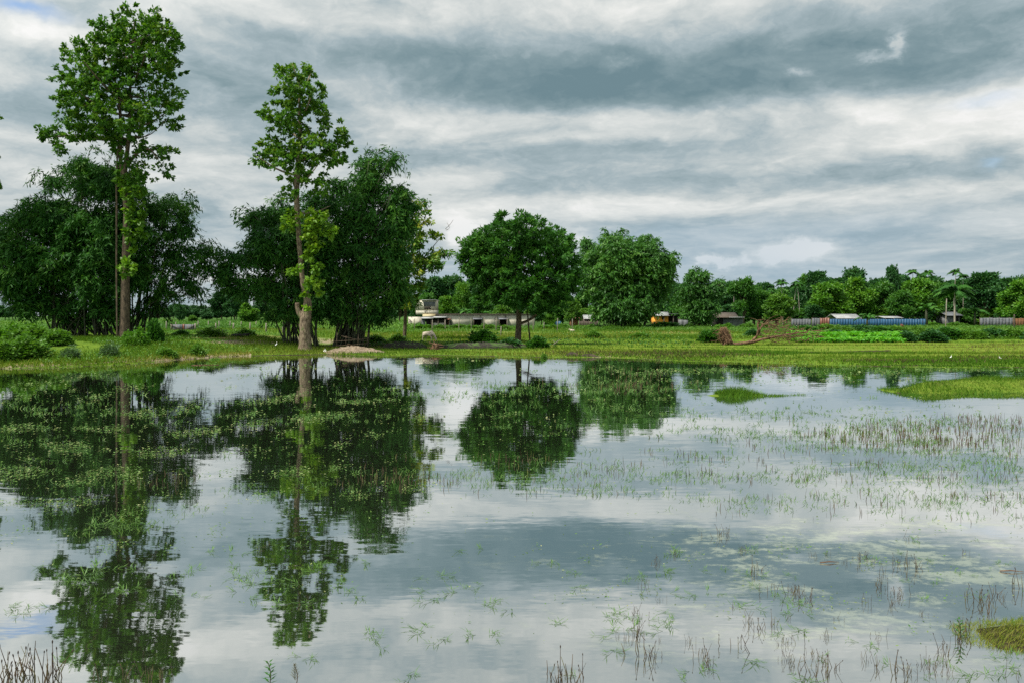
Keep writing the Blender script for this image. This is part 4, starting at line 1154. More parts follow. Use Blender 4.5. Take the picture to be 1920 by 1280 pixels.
def panel_fence(name, label, Y, x0, x1, ytop, ybot, mat, step=5.5, jitter=.6, cat='fence', Y1=None, post='timber'):
    r = np.random.default_rng(int(x0))
    Y1 = Y if Y1 is None else Y1
    g = Px(Y); xm = (x0 + x1) / 2; o0 = np.array([g.x(x0), Y, float(gz(g.x(x0), Y))])
    t = thing(name, label, cat, o0)
    pn, ps = MB(), MB()
    n = max(1, int(round((x1 - x0) / step))); e = np.linspace(x0, x1, n + 1)
    for i in range(n):
        ya, yb = Y + (Y1 - Y) * i / n, Y + (Y1 - Y) * (i + 1) / n
        A, B = P(e[i] + .05, ytop, ya), P(e[i + 1] - .05, ytop, yb)
        zt = (A[2] + B[2]) / 2 + r.uniform(-1, 1) * jitter * .06; zb = min(float(gz(A[0], ya)), float(gz(B[0], yb))) - .1
        off = 0.03 * (i % 2)
        V = [(A[0], ya + off, zb), (B[0], yb + off, zb), (B[0], yb + off, zt + r.uniform(-.03, .03)), (A[0], ya + off, zt)]
        V += [(a, b + .03, c) for a, b, c in V]
        pn.add(V, [(0, 1, 2, 3), (7, 6, 5, 4), (0, 4, 5, 1), (1, 5, 6, 2), (2, 6, 7, 3), (3, 7, 4, 0)])
        if i % 3 == 0: ps.box(A[0] - .05, A[0] + .05, ya + .09, ya + .19, zb, zt + r.uniform(.05, .25))
    pn.build('panels', M[mat], t, o0); ps.build('posts', M[post], t, o0)
    return t


panel_fence('tin_fence', 'blue tin sheet fence in front of the village trees', 158, 1556, 1736, 598.5, 611, 'tin_blue', 5)
panel_fence('tin_fence', 'rusty brown tin panel at the left end of the blue fence', 156, 1538, 1555.5, 596.5, 611, 'tin_rust', 4)
panel_fence('tin_fence', 'short pale tin panel left of the rusty panel', 160, 1523, 1537, 597, 607, 'tin', 5)
panel_fence('tin_fence', 'low grey sheet fence under the slim palms', 165, 1484, 1521, 598.5, 607, 'tin', 5)
panel_fence('tin_fence', 'grey tin fence near the right edge, beyond the field', 160, 1838, 1899, 596.5, 609, 'tin', 6)
panel_fence('board_fence', 'brown board fence at the right edge of the photo', 158, 1900, 1985, 597.5, 608, 'brown_fence', 5)
panel_fence('tin_fence', 'bluish sheet fence between the round tree and the brown hut', 168, 1028, 1052, 602.5, 609, 'tin_blue', 5)
panel_fence('board_fence', 'grey weathered board fence left of the large pale bamboo', 160, 1086, 1122, 602.5, 610, 'timber', 3)
panel_fence('block_wall', 'low grey block wall right of the orange house', 162, 1272, 1290, 600, 608, 'block', 9, cat='wall')

# gate
g = Px(128.0); zb = float(gz(g.x(344), 128)); o0 = np.array([g.x(344), 128.0, zb])
t = thing('sheet_gate', 'grey sheet metal double gate with a rusty centre in the left field', 'gate', o0)
for a, b in ((322.5, 342.6), (346.2, 365)):
    q = MB(); g.box(q, a, b, 608.5, 620.5, 0, .05); p_ = part(q, 'leaf_panel', 'gate', t, o0)
    q = MB()
    for (xa, ya, xb, yb) in ((a, 609, b, 620), (b, 609, a, 620)) if False else (((a, 610, b, 620),) if a < 330 else ((b, 610, a, 620),)):
        q.tube([P(xa, ya, 127.93), P(xb, yb, 127.93)], .05, 5)
    g.box(q, a, b, 617.5, 618.3, -.09, -.01)
    q.build('brace', M['timber'], p_, o0)
q = MB(); g.box(q, 342.7, 346.1, 608, 620.5, -.03, .05); part(q, 'centre_strip', 'tin_rust', t, o0, 'rusty orange centre strip')
for a in (320.3, 365.2):
    q = MB(); g.box(q, a, a + 2, 606.5, 0, -.1, .12, zb - .1); part(q, 'gate_post', 'post', t, o0)

# fence posts
def post_row(pts, group, label, mat='post', w=.07, name='fence_post'):
    proto = None
    for k, (px, yt, Y) in enumerate(pts):
        X = (px - CX) / F * Y; zb = float(gz(X, Y)); h = H - (yt - HY) / F * Y - zb
        if proto is None:
            mb = MB(); mb.tube([(0, 0, -.2), (0, 0, .5), (0, 0, 1)], [w, w * .95, w * .8], 6, rough=.05)
            proto = mb.build(name, M[mat]); o = proto
            tag(o, label, 'post', group)
        else:
            o = proto.copy(); S.collection.objects.link(o)
        o.location = (X, Y, zb); o.scale = (1, 1, h); o.rotation_euler = (random.uniform(-.04, .04), random.uniform(-.04, .04), random.uniform(0, 3))


post_row([(312, 603, 135), (330, 604, 150), (371, 602, 150), (391, 602, 150), (405, 606, 125), (411, 602, 148), (431, 602, 150), (437.5, 606, 112), (469, 605, 110), (499, 606, 110), (530, 606, 112), (452, 603, 150), (480, 603, 152)], 'posts across the left field', 'weathered concrete fence post in the left field right of the grey gate', w=.11)
post_row([(777, 598, 138), (810, 600, 122), (860, 595, 128), (884, 597, 135), (907, 596, 130), (930, 596, 128), (951, 597, 135), (835, 600, 128), (1000, 598, 135), (1045, 597, 130), (1073, 598, 135), (939, 612, 100), (1020, 604, 140)], 'posts in front of the long building', 'thin grey wooden fence post in the weeds in front of the long pale building', 'post', w=.07)
post_row([(1773, 560, 150)], 'lone poles', 'tall thin bare pole left of the yellow-flowered hedge', 'palm_trunk', .10, 'tall_pole')
post_row([(1902, 590, 140)], 'lone pole', 'dark short pole in front of the brown board fence', 'timber', .12, 'short_pole')

# ------------------------------------------------------------------ bushes
BUSH = {}
def bush(kind, px, ytop, ybot, half, label, group, Y=None, name='bush'):
    if Y is None:
        # stand it where its foot shows
        Y = 60.0
        for _ in range(40):
            X = (px - CX) / F * Y
            Y = 0.5 * Y + 0.5 * float(np.clip((H - gz(X, Y)) * F / max(ybot - HY, 4), 10, 200))
    X = (px - CX) / F * Y; zb = float(gz(X, Y)) - .05
    w = 2 * half / F * Y; h = (ybot - ytop) / F * Y
    if kind not in BUSH:
        mat, seed, L, W = {'green': ('leaf_bush', 91, .17, .10), 'green2': ('leaf_bush', 92, .17, .10), 'grey': ('leaf_grey', 93, .15, .06), 'dark': ('leaf_far_dark', 94, .2, .12), 'dark2': ('leaf_round', 95, .2, .12), 'light': ('leaf_far_light', 96, .2, .12), 'yellow': ('leaf_yellow', 97, .2, .12)}[kind]
        r = np.random.default_rng(seed); mb = MB(); st = MB()
        n = 420
        u = unit(r.standard_normal((n, 3))); u[:, 2] = np.abs(u[:, 2])
        lump = 1 + .22 * np.sin(u[:, 0] * 5 + seed) * np.sin(u[:, 1] * 6) + .12 * np.sin(u[:, 2] * 9 + u[:, 0] * 7)
        p = u * np.array([.5, .5, .92]) * (r.uniform(.3, 1, n) ** .4 * lump)[:, None]
        i = np.repeat(np.arange(n), 6); m = len(i); rd = unit(r.standard_normal((m, 3)))
        leaves(mb, p[i] + rd * .07, u[i] * .7 + rd + np.array([0, 0, .15]), unit(np.array([0, 0, .8]) + .7 * r.standard_normal((m, 3))), L * r.uniform(.6, 1.2, m) * .75, W * r.uniform(.6, 1.2, m) * .9, .42 + r.normal(0, .12, n)[i] + r.normal(0, .1, m))
        for k in range(9):
            e = p[r.integers(n)]; st.tube(curve([(0, 0, -.05), e * [.4, .4, .6], e], 5), np.linspace(.02, .008, 5), 4)
        t = thing(name, label, 'bush', (X, Y, zb), group)
        mb.build('foliage', M[mat], t); st.build('stems', M['dead_wood'], t)
        t.scale = (w, w, h); BUSH[kind] = t
        t.rotation_euler = (0, 0, random.uniform(0, 6.28))
        return t
    t = copy_tree(BUSH[kind], (X, Y, zb), random.uniform(0, 6.28), (w, w, h), label, group)
    t.name = name
    return t


for k, px, yt, yb, hw, lab in [
    ('green', 45, 629, 672, 38, 'largest rounded bush on the left bank near the photo\'s left edge'), ('green2', 2, 636, 678, 26, 'reddish green bush cut by the left edge of the photo'),
    ('grey', 132, 647, 672, 18, 'small grey-green shrub on the bank right of the largest bush'), ('grey', 205, 640, 668, 18, 'rounded grey-green shrub on the bank under the tallest tree'),
    ('green', 246, 638, 657, 14, 'small green bush at the foot of the tallest tree'), ('dark2', 290, 600, 642, 14, 'tall dark bush hanging right of the tallest tree\'s trunk'),
    ('green', 368, 645, 665, 14, 'bush on the bank slope below the path left of the log'), ('green2', 405, 642, 657, 15, 'low bush on the bank slope directly left of the log'),
    ('green2', 312, 650, 668, 18, 'spreading low bush on the slope right of the tallest tree'), ('light', 255, 618, 645, 20, 'light bush just behind the tallest tree\'s trunk'),
    ('green', 60, 612, 640, 40, 'broad light bush behind the largest bush on the left'), ('green2', 105, 618, 646, 26, 'brownish bush beside the bamboo culms on the left'), ('light', 15, 612, 640, 30, 'pale bush behind the left edge bush'),
    ('green', 395, 615, 632, 24, 'bush right of the grey gate among the posts'), ('light', 460, 617, 630, 16, 'bush at the foot of the middle field post'),
    ('dark2', 340, 619, 630, 14, 'dark low bush in front of the grey gate'),
    ('green', 655, 620, 645, 12, 'upright bush just right of the waterside bamboo'), ('green', 745, 627, 640, 16, 'bush at the foot of the slender tree'),
    ('dark2', 905, 620, 644, 24, 'dark green bush on top of the cut bank left of the round tree'), ('green2', 700, 628, 642, 22, 'low bush in the grass right of the stick fence'),
    ('dark2', 1008, 630, 652, 18, 'leafy bush at the foot of the round tree'), ('dark', 955, 634, 652, 24, 'dark low scrub left of the round tree\'s trunk'),
    ('green', 1113, 620, 634, 16, 'green bush in the meadow below the large pale bamboo'), ('green2', 1200, 623, 634, 18, 'low bush in the meadow right of the large pale bamboo'),
    ('dark2', 1332, 616, 637, 20, 'dark bush behind the upturned root of the fallen tree'), ('dark', 1412, 617, 630, 14, 'dark bush behind the fallen tree\'s trunk'),
    ('dark2', 1245, 604, 616, 28, 'wide green bush below the orange house'), ('light', 1190, 608, 618, 18, 'light bush at the right foot of the large pale bamboo'),
    ('yellow', 1818, 592.5, 608, 20, 'hedge with yellow flowers beside the grey tin fence'), ('dark', 1700, 622, 638, 16, 'dark bush at the right end of the bright crop patch'),
    ('green', 1020, 661, 672, 6, 'small bright green shrub on the waterline by the round tree'),
]:
    bush(k, px, yt, yb, hw, lab, None)
for i, (px, yt, yb, hw) in enumerate([(1510, 611, 625, 22), (1545, 608, 624, 24), (1580, 612, 628, 24), (1615, 610, 626, 26), (1650, 612, 630, 24), (1680, 611, 626, 20), (1720, 612, 626, 18), (1748, 618, 637, 22), (1775, 614, 636, 22), (1800, 617, 636, 20), (1826, 618, 636, 22), (1858, 616, 634, 20), (1885, 620, 634, 16), (1905, 616, 634, 18), (1480, 612, 622, 20), (1565, 618, 632, 20), (1630, 620, 634, 20), (1660, 622, 636, 14), (1725, 620, 634, 12), (1945, 616, 636, 22)]):
    bush(('dark2', 'green2', 'green', 'dark')[i % 4], px, yt, yb, hw, 'scrub bush in the weedy strip between the blue fence and the paddies', 'scrub bushes below the blue fence')
for i, (px, yt, yb, hw) in enumerate([(790, 608, 618, 18), (825, 609, 618, 16), (858, 608, 617, 18), (885, 610, 618, 14), (915, 608, 618, 18), (945, 610, 620, 16), (1030, 609, 617, 18), (1055, 608, 617, 16), (1085, 610, 617, 14), (1110, 609, 617, 16), (1150, 610, 618, 18), (1290, 608, 617, 18), (1360, 608, 618, 18), (1400, 607, 617, 16), (1440, 606, 616, 20), (1740, 604, 612, 20), (1790, 605, 613, 18)]):
    bush(('light', 'green', 'green2')[i % 3], px, yt, yb, hw, 'bright weed bush at the foot of the village houses and bamboo', 'weed bushes in front of the village', None)

# ------------------------------------------------------------------ fallen tree, stump, mound, log
def fallen_tree():
    Y0 = 83.0
    base = on_ground(1370, 650, Y0)
    t = thing('fallen_tree', 'fallen dead tree with upturned root plate, bare branches to the right', 'fallen tree', base)
    r = np.random.default_rng(5)
    tr = MB()
    limb(tr, [(1366, 645), (1385, 645), (1410, 641), (1430, 636), (1455, 631), (1490, 625), (1520, 624)], Y0, [9, 8, 6.5, 5, 4, 2.5, 1], 24, 8, rough=.12)
    limb(tr, [(1412, 638), (1419, 630), (1422, 618), (1421, 604)], Y0, [4.5, 4.5, 4.5, 2], 14, 8, rough=.3)
    tr.build('trunk', M['dead_wood'], t, base)
    br = MB()
    for q, w in (([(1424, 625), (1432, 612), (1450, 603), (1468, 594)], 3), ([(1430, 612), (1440, 598), (1452, 590)], 2), ([(1455, 631), (1480, 628), (1512, 620), (1540, 621)], 2.2), ([(1440, 634), (1460, 642), (1478, 645)], 2.2), ([(1424, 608), (1418, 600), (1412, 596)], 1.5)):
        limb(br, q, Y0, [w, w * .7, w * .35, w * .2], 10, 5, dy=[0, r.uniform(-1, 1), r.uniform(-1.5, 1.5), r.uniform(-2, 2)][:len(q)])
    for k in range(260):
        x0 = r.choice([r.uniform(1420, 1470), r.uniform(1440, 1500), r.uniform(1470, 1535)]); y0 = r.uniform(600, 640)
        if y0 < 618 and x0 > 1475: y0 = r.uniform(618, 640)
        yy = Y0 + r.uniform(-2, 2)
        a = P(x0, y0, yy); d = np.array([r.uniform(-.4, 1.2), r.uniform(-.6, .6), r.uniform(-.3, .5)])
        br.tube([a, a + d * .5 + r.normal(0, .1, 3), a + d], [.03, .02, .008], 4)
    br.build('branches', M['dead_wood'], t, base)
    rt = MB()
    top = P(1353, 614, Y0)
    for k in range(70):
        f = r.uniform(0, 1)
        a = P(r.uniform(1350, 1366), r.uniform(613, 626), Y0 + r.uniform(-.5, .5)); b = P(r.uniform(1356, 1374), r.uniform(640, 651), Y0 + r.uniform(-.8, .8))
        m_ = (a + b) / 2 + r.normal(0, .12, 3)
        rt.tube(curve([a, m_, b], 6), np.linspace(.03, .06, 6) * r.uniform(.6, 1.6), 5, rough=.15)
    for k in range(26):
        a = P(r.uniform(1352, 1362), r.uniform(616, 632), Y0); b = a + np.array([r.uniform(-1.2, -.1), r.uniform(-.5, .5), r.uniform(-1.0, .3)])
        rt.tube(curve([a, (a + b) / 2 + r.normal(0, .12, 3), b], 5), np.linspace(.035, .012, 5), 4)
    limb(rt, [(1359, 632), (1363, 641), (1368, 648)], Y0, [3, 8, 11], 8, 9, rough=.3)
    for k in range(60):
        a = P(r.uniform(1350, 1362), r.uniform(611, 620), Y0 + r.uniform(-.7, .7)); b = P(r.uniform(1352, 1376), r.uniform(632, 652), Y0 + r.uniform(-1, 1))
        rt.tube(curve([a, (a + b) / 2 + r.normal(0, .22, 3), b], 7), np.linspace(.012, .03, 7) * r.uniform(.6, 1.3), 4)
    rt.build('root_plate', M['dead_wood'], t, base)


fallen_tree()


def stump(px, py, Y0, s, label, seed):
    r = np.random.default_rng(seed); base = on_ground(px, py, Y0)
    mb = MB()
    mb.tube(curve([base - [0, 0, .2], base + [0, 0, .25 * s], base + [.05, 0, .5 * s]], 5), np.linspace(.4, .22, 5) * s, 9, rough=.2)
    for k in range(16):
        a = base + np.array([0, 0, r.uniform(.1, .45) * s]); az = r.uniform(0, 6.28); d = np.array([math.cos(az), math.sin(az), r.uniform(-.3, .9)]) * s * r.uniform(.4, .9)
        mb.tube(curve([a, a + d * .5 + r.normal(0, .05, 3), a + d], 5), np.linspace(.08, .02, 5) * s, 5, rough=.15)
    o = mb.build('uprooted_stump', M['dead_wood'], None, base)
    tag(o, label, 'stump')


stump(817, 656, 72.5, 1.0, 'uprooted stump with splayed roots on the shore in front of the grazing cow', 3)


def lump(name, label, cat, px, py, rx, ry, hz, mat, Y0=None, seed=1, rough=.12, kind=None, power=2):
    r = np.random.default_rng(seed)
    Y0 = Y0 or dist(py, .15)
    c = on_ground(px, py, Y0); mb = MB()
    n, m = 40, 12
    th = np.linspace(0, 2 * np.pi, n, endpoint=False)
    wob = 1 + .12 * np.sin(3 * th + seed) + .08 * np.sin(7 * th + 2 * seed)
    V, Q = [], []
    for j in range(m + 1):
        f = j / m
        for k in range(n):
            x, y = rx * f * wob[k] * math.cos(th[k]), ry * f * wob[k] * math.sin(th[k])
            zz = hz * (1 - f ** power) ** 1.2 * (1 + rough * r.standard_normal()) - .12 * (f > .99)
            X, Yy = c[0] + x, c[1] + y
            V.append((X, Yy, float(gz(X, Yy)) + zz))
    for j in range(m):
        for k in range(n):
            q = (k + 1) % n; Q.append((j * n + k, (j + 1) * n + k, (j + 1) * n + q, j * n + q))
    mb.add(V, Q)
    o = mb.build(name, M[mat], None, c, smooth=True)
    tag(o, label, cat, kind=kind)
    return o


lump('soil_mound', 'low mound of bare brown soil at the water\'s edge right of the waterside tree', 'soil mound', 662, 660, 2.5, 1.6, .42, 'soil', 68.0, 2)
lump('earth_heap', 'dark earth heap on the shore below the large pale bamboo', 'earth heap', 1073, 668, .55, .5, .2, 'soil_dark', 63.0, 3)
lump('earth_heap', 'longer dark earth heap beside the first, where the shore turns grassy', 'earth heap', 1105, 669, .8, .4, .16, 'soil_dark', 62.5, 4)
# cut earth banks
lump('earth_bank', 'dark cut earth bank left of the grazing cow', 'earth bank', 762, 648, 2.0, .8, .50, 'bank', 74.5, 5, power=5)
lump('earth_bank', 'long dark cut earth bank with overhanging grass right of the stump', 'earth bank', 905, 648, 4.2, .9, .46, 'bank', 75.0, 6, power=5)

mb = MB(); r_ = np.random.default_rng(9); b0 = on_ground(452, 641, 74.0)
mb.tube(curve([b0 + [-.9, 0, .12], b0 + [-.2, .1, .15], b0 + [.5, 0, .2], b0 + [.62, 0, .34]], 14), np.array([.09, .1, .11, .12, .12, .13, .13, .14, .15, .15, .16, .15, .12, .06]), 8, rough=.18)
for k in range(10):
    a = b0 + np.array([r_.uniform(-.8, .6), 0, .15]); mb.tube([a, a + np.array([r_.uniform(-.5, .5), r_.uniform(-.3, .3), r_.uniform(.0, .2)])], [.05, .02], 5)
tag(mb.build('charred_log', M['char'], None, b0), 'black charred log lying on bare soil left of the waterside tree', 'log')

# stick fence near the water
base = on_ground(670, 650, 73.5)
t = thing('stick_fence', 'rough stick fence by the soil mound and the tall bamboo', 'fence', base)
ps = MB(); rl = MB()
for x, yt in ((631, 624), (648, 630), (671, 627), (689, 624)):
    a = on_ground(x, 0, 73.5); ps.tube([a - [0, 0, .1], a + [.02, 0, .6], np.array([a[0] + .05, 73.5, H - (yt - HY) / F * 73.5])], [.06, .05, .04], 6)
for (x0, y0, x1, y1) in ((625, 640, 692, 634), (630, 648, 690, 643), (640, 630, 690, 640)):
    rl.tube([P(x0, y0, 73.4), P((x0 + x1) / 2, (y0 + y1) / 2 + 1, 73.35), P(x1, y1, 73.4)], [.03, .035, .025], 5)
ps.build('posts', M['bark_dark'], t, base); rl.build('rails', M['bark_dark'], t, base)
mb = MB(); a, b = P(652, 645, 70.5), P(676, 653, 70.2)
mb.tube([a, (a + b) / 2, b], [.07, .08, .05], 6); o = mb.build('broken_branch', M['dead_wood'], None, a); tag(o, 'broken branch leaning down beside the stick fence', 'branch')
mb = MB(); a = P(1037, 646, 76); mb.tube([a, P(1044, 641, 76), P(1051, 636, 76.2)], [.04, .04, .02], 5); mb.tube([P(1038, 638, 76), P(1040, 643, 76), P(1041, 646, 76)], .02, 5)
tag(mb.build('broken_branch', M['post'], None, a), 'pale broken branch leaning on the low bank right of the round tree', 'branch')


# ------------------------------------------------------------------ animals
def skin_mesh(name, verts, edges, radii, mat, parent, origin, sub=2):
    me = bpy.data.meshes.new(name)
    me.from_pydata([tuple(np.array(v) - np.array(origin)) for v in verts], edges, [])
    o = bpy.data.objects.new(name, me); S.collection.objects.link(o)
    o.modifiers.new('skin', 'SKIN')
    lay = me.skin_vertices[0]
    for i, rr in enumerate(radii):
        lay.data[i].radius = rr if hasattr(rr, '__len__') else (rr, rr)
    lay.data[0].use_root = True
    sb = o.modifiers.new('sub', 'SUBSURF'); sb.levels = sub; sb.render_levels = sub
    me.materials.append(mat)
    if parent is not None: o.parent = parent
    return o


def cow(px, Y, label, mat, size=1.0, heading=0.0, graze=True, lying=False):
    base = on_ground(px, 0, Y)
    t = thing('cow', label, 'cow', base)
    t.rotation_euler = (0, 0, heading); t.scale = (size,) * 3
    dz = -.42 if lying else 0
    # x forward, y left, z up (metres, standing cow 1.15 m at the withers)
    v = [(-.55, 0, .92 + dz), (-.2, 0, .86 + dz), (.2, 0, .84 + dz), (.5, 0, .90 + dz)]
    rd = [(.24, .22), (.29, .28), (.28, .30), (.20, .26)]
    e = [(0, 1), (1, 2), (2, 3)]
    def chain(start, pts, rs):
        p = start
        for q, s in zip(pts, rs):
            v.append(q); rd.append((s, s)); e.append((p, len(v) - 1)); p = len(v) - 1
    hump = [(.45, 0, 1.18 + dz)]
    chain(3, hump, [.10])
    if graze:
        chain(3, [(.78, 0, .80 + dz), (1.0, 0, .55 + dz), (1.08, 0, .34 + dz), (1.16, 0, .16 + dz), (1.19, 0, .07 + dz)], [.15, .11, .115, .075, .06])
        hd = np.array([1.06, 0, .40 + dz])
    else:
        chain(3, [(.78, 0, 1.06 + dz), (.95, 0, 1.22 + dz), (1.1, 0, 1.18 + dz), (1.25, 0, 1.08 + dz), (1.31, 0, 1.04 + dz)], [.15, .11, .115, .075, .06])
        hd = np.array([1.02, 0, 1.26 + dz])
    for s in (-1, 1):
        if lying:
            chain(0, [(-.45, s * .22, .3), (-.1, s * .34, .14), (-.35, s * .36, .06)], [.14, .09, .05])
            chain(3, [(.5, s * .18, .3), (.75, s * .2, .12), (.5, s * .22, .06)], [.1, .065, .045])
        else:
            o1 = .1 * s
            chain(0, [(-.55, s * .16, .66), (-.43 + o1, s * .15, .50), (-.62 + o1, s * .15, .34), (-.58 + o1, s * .15, .10), (-.55 + o1, s * .15, .03)], [.15, .085, .055, .042, .055])
            chain(3, [(.48, s * .14, .62), (.48 - o1, s * .14, .40), (.50 - o1, s * .14, .30), (.49 - o1, s * .14, .10), (.51 - o1, s * .14, .03)], [.11, .065, .055, .042, .055])
    chain(0, [(-.78, 0, .98 + dz), (-.84, 0, .75 + dz), (-.84, 0, .45 + max(dz, -.3))], [.05, .03, .035])
    skin_mesh('body', v, e, rd, mat, t, (0, 0, 0), 2)
    er = MB()
    for s in (-1, 1):
        c = hd + [0, s * .09, 0]
        er.tube([c, c + [-.03, s * .12, -.03], c + [-.04, s * .22, -.07]], [.03, .05, .012], 6)
    er.build('ears', mat, t)
    hn = MB()
    for s in (-1, 1):
        c = hd + [-.02, s * .06, .06]
        hn.tube(curve([c, c + [-.02, s * .08, .09], c + [.02, s * .07, .2]], 6), np.linspace(.03, .008, 6), 6)
    hn.build('horns', M['horn'], t)
    return t


cow(803, 82.5, 'pale cream cow grazing on the meadow beside the uprooted stump', M['cow_pale'], 0.86, R(-35))
cow(1073, 128, 'white cow lying in the weeds below the brown hut', M['cow_pale'], 0.48, R(150), graze=False, lying=True)
cow(1691, 136, 'dark reddish brown cow in front of the blue fence', M['cow_brown'], 0.85, R(75))


def egret(px, py, Y, h, label, heading):
    X = (px - CX) / F * Y; base = np.array([X, Y, max(float(gz(X, Y)), 0.0)])
    t = thing('egret', label, 'bird', base, 'white birds'); t.rotation_euler = (0, 0, heading); t.scale = (h,) * 3
    v = [(0, 0, .52), (-.14, 0, .47), (-.3, 0, .40), (.1, 0, .60), (.14, 0, .74), (.09, 0, .86), (.14, 0, .95), (.2, 0, .95)]
    rd = [.10, .10, .04, .07, .035, .03, .045, .03]
    skin_mesh('body', v, [(0, 1), (1, 2), (0, 3), (3, 4), (4, 5), (5, 6), (6, 7)], rd, M['white'], t, (0, 0, 0), 2)
    b = MB(); b.tube([(.2, 0, .95), (.36, 0, .92)], [.018, .004], 5); b.build('bill', M['bill'], t)
    for s in (-1, 1):
        l = MB(); l.tube([(0, s * .04, .46), (.02, s * .04, .24), (0, s * .04, -.05)], [.016, .014, .012], 5); l.build('leg', M['horn'], t)


egret(1783, 683, 56.5, .32, 'white egret on the right shore, the left one of the pair', .3)
egret(1875, 684, 55.5, .28, 'white egret on the right shore, the right one near the photo\'s edge', 2.6)
egret(518, 662, 69.5, .5, 'white egret standing in the shallows left of the waterside tree', 1.2)
egret(1540, 617, 110, .5, 'white egret in the weeds below the rusty panel', 2.9)
# plastic bag
o = lump('plastic_bag', 'crumpled white plastic bag at the waterline beside the soil mound', 'plastic bag', 609, 663, .17, .14, .15, 'white', 68.2, 8, .35)


# ------------------------------------------------------------------ grass and undergrowth
def blades(mb, c, h, w, r, lean=.5, tint0=.5, tsd=.18):
    n = len(c)
    az = r.uniform(0, 6.28, n); dx = np.stack([np.cos(az), np.sin(az), np.zeros(n)], 1)
    ln = r.uniform(.1, 1, n) * lean
    d = unit(dx * ln[:, None] + np.array([0, 0, 1.0]))
    s = np.stack([-np.sin(az + 1), np.cos(az + 1), np.zeros(n)], 1)
    h = np.broadcast_to(h, (n,))[:, None]; w = np.broadcast_to(w, (n,))[:, None]
    mid = c + d * h * .55; tip = c + d * h + dx * (ln[:, None] * h * .35) - np.array([0, 0, .12]) * h * ln[:, None]
    V = np.stack([c - s * w / 2, c + s * w / 2, mid + s * w * .35, tip, mid - s * w * .35], 1)
    mb.add(V.reshape(-1, 3), np.arange(n * 5).reshape(n, 5), np.repeat(np.clip(tint0 + r.normal(0, tsd, n), 0, 1), 5))


def field(n, px0, px1, Y0, Y1, r):
    px = r.uniform(px0, px1, n); u = r.uniform(0, 1, n)
    Y = 1 / (1 / Y0 + (1 / Y1 - 1 / Y0) * u)
    Y = np.where(r.uniform(0, 1, n) < .5, Y, r.uniform(Y0, Y1, n))
    X = (px - CX) / F * Y
    return px, X, Y, gz(X, Y)


r = np.random.default_rng(77)
gb = MB()
px, X, Y, Z = field(60000, -80, 660, 48, 78, r)
k = (Z > .02) & (NZ2(X, Y) + r.normal(0, .6, len(X)) > -.8); pts = np.stack([X, Y, Z - .02], 1)[k]
sh_ = (Y - shore(px))[k]
dryness = np.clip(.52 + .25 * (sh_ < 1.8) * (px[k] < 470) + .12 * NZ1(X[k] * 2, Y[k] * 2), .1, .95)
blades(gb, pts, r.uniform(.12, .38, len(pts)), .05, r, .7, dryness, .15)
tag(gb.build('bank_grass', M['grass']), 'short green grass covering the left bank', 'grass', kind='stuff')
gb = MB()
px, X, Y, Z = field(100000, 620, 2000, 48, 98, r)
k = (Z > .0) & (NZ2(X * .7, Y * .7) + r.normal(0, .9, len(X)) > -.9)
pts = np.stack([X, Y, Z - .02], 1)[k]
blades(gb, pts, r.uniform(.08, .26, len(pts)), .06, r, .6, np.clip(.54 + .24 * NZ1(X[k] * 1.5, Y[k] * 3), .05, .98), .17)
tag(gb.build('paddy_grass', M['grass']), 'low yellow-green grass on the paddies and shore of the far right bank', 'grass', kind='stuff')
gb = MB()
px, X, Y, Z = field(80000, -100, 2000, 92, 190, r)
k = (NZ2(X * .4, Y * .4) + r.normal(0, .5, len(X)) > -.5) & ~((px > 310) & (px < 376) & (Y > 100) & (Y < 130))
pts = np.stack([X, Y, Z - .03], 1)[k]
blades(gb, pts, r.uniform(.2, .55, len(pts)), .07, r, .7, np.clip(.40 + .15 * NZ1(X[k], Y[k]) + .30 * sst(121, 112, Y[k]) * sst(1500, 1400, px[k]) * (px[k] > 640) * (.6 + .5 * NZ2(X[k] * .5, Y[k] * .8)), .1, .98), .16)
tag(gb.build('meadow_weeds', M['grass']), 'rough meadow weeds between the far bank and the village', 'weeds', kind='stuff')
gb = MB()
px, X, Y, Z = field(45000, -100, 780, 140, 330, r)
i = np.repeat(np.arange(len(X)), 2); m = len(i)
leaves(gb, np.stack([X, Y, Z], 1)[i] + r.normal(0, .35, (m, 3)) * [1, 1, .5] + [0, 0, .45], unit(r.standard_normal((m, 3)) + [0, 0, .5]), unit(r.normal(0, .6, (m, 3)) + [0, -.2, 1]), r.uniform(.25, .55, m), r.uniform(.09, .2, m), .42 + .2 * NZ1(X, Y)[i] + r.normal(0, .15, m))
tag(gb.build('field_cover', M['leaf_bush']), 'leafy low growth covering the far left field', 'weeds', kind='stuff')
# leafy undergrowth patches
ub = MB()
px, X, Y, Z = field(11000, -100, 600, 50, 150, r)
k = (Z > .1) & ~((px > 310) & (px < 376) & (Y > 100) & (Y < 130)) & (NZ2(X * .5 + 9, Y * .5) > .35)
p0 = np.stack([X, Y, Z], 1)[k]; i = np.repeat(np.arange(len(p0)), 6); m = len(i)
leaves(ub, p0[i] + r.normal(0, .16, (m, 3)) * [1, 1, .5] + [0, 0, .15], unit(r.standard_normal((m, 3)) + [0, 0, .4]), unit(r.normal(0, .5, (m, 3)) + [0, 0, 1]), r.uniform(.10, .22, m), r.uniform(.04, .085, m), .42 + r.normal(0, .15, m))
px, X, Y, Z = field(30000, 640, 2000, 92, 165, r)
k = (NZ2(X * .35 + 4, Y * .35) > .0) & ((Y > 119 + 3 * NZ1(X, 0)) | ((px > 1465) & (Y > 100)) | (r.uniform(0, 1, len(Y)) < .06))
p0 = np.stack([X, Y, Z], 1)[k]; i = np.repeat(np.arange(len(p0)), 6); m = len(i)
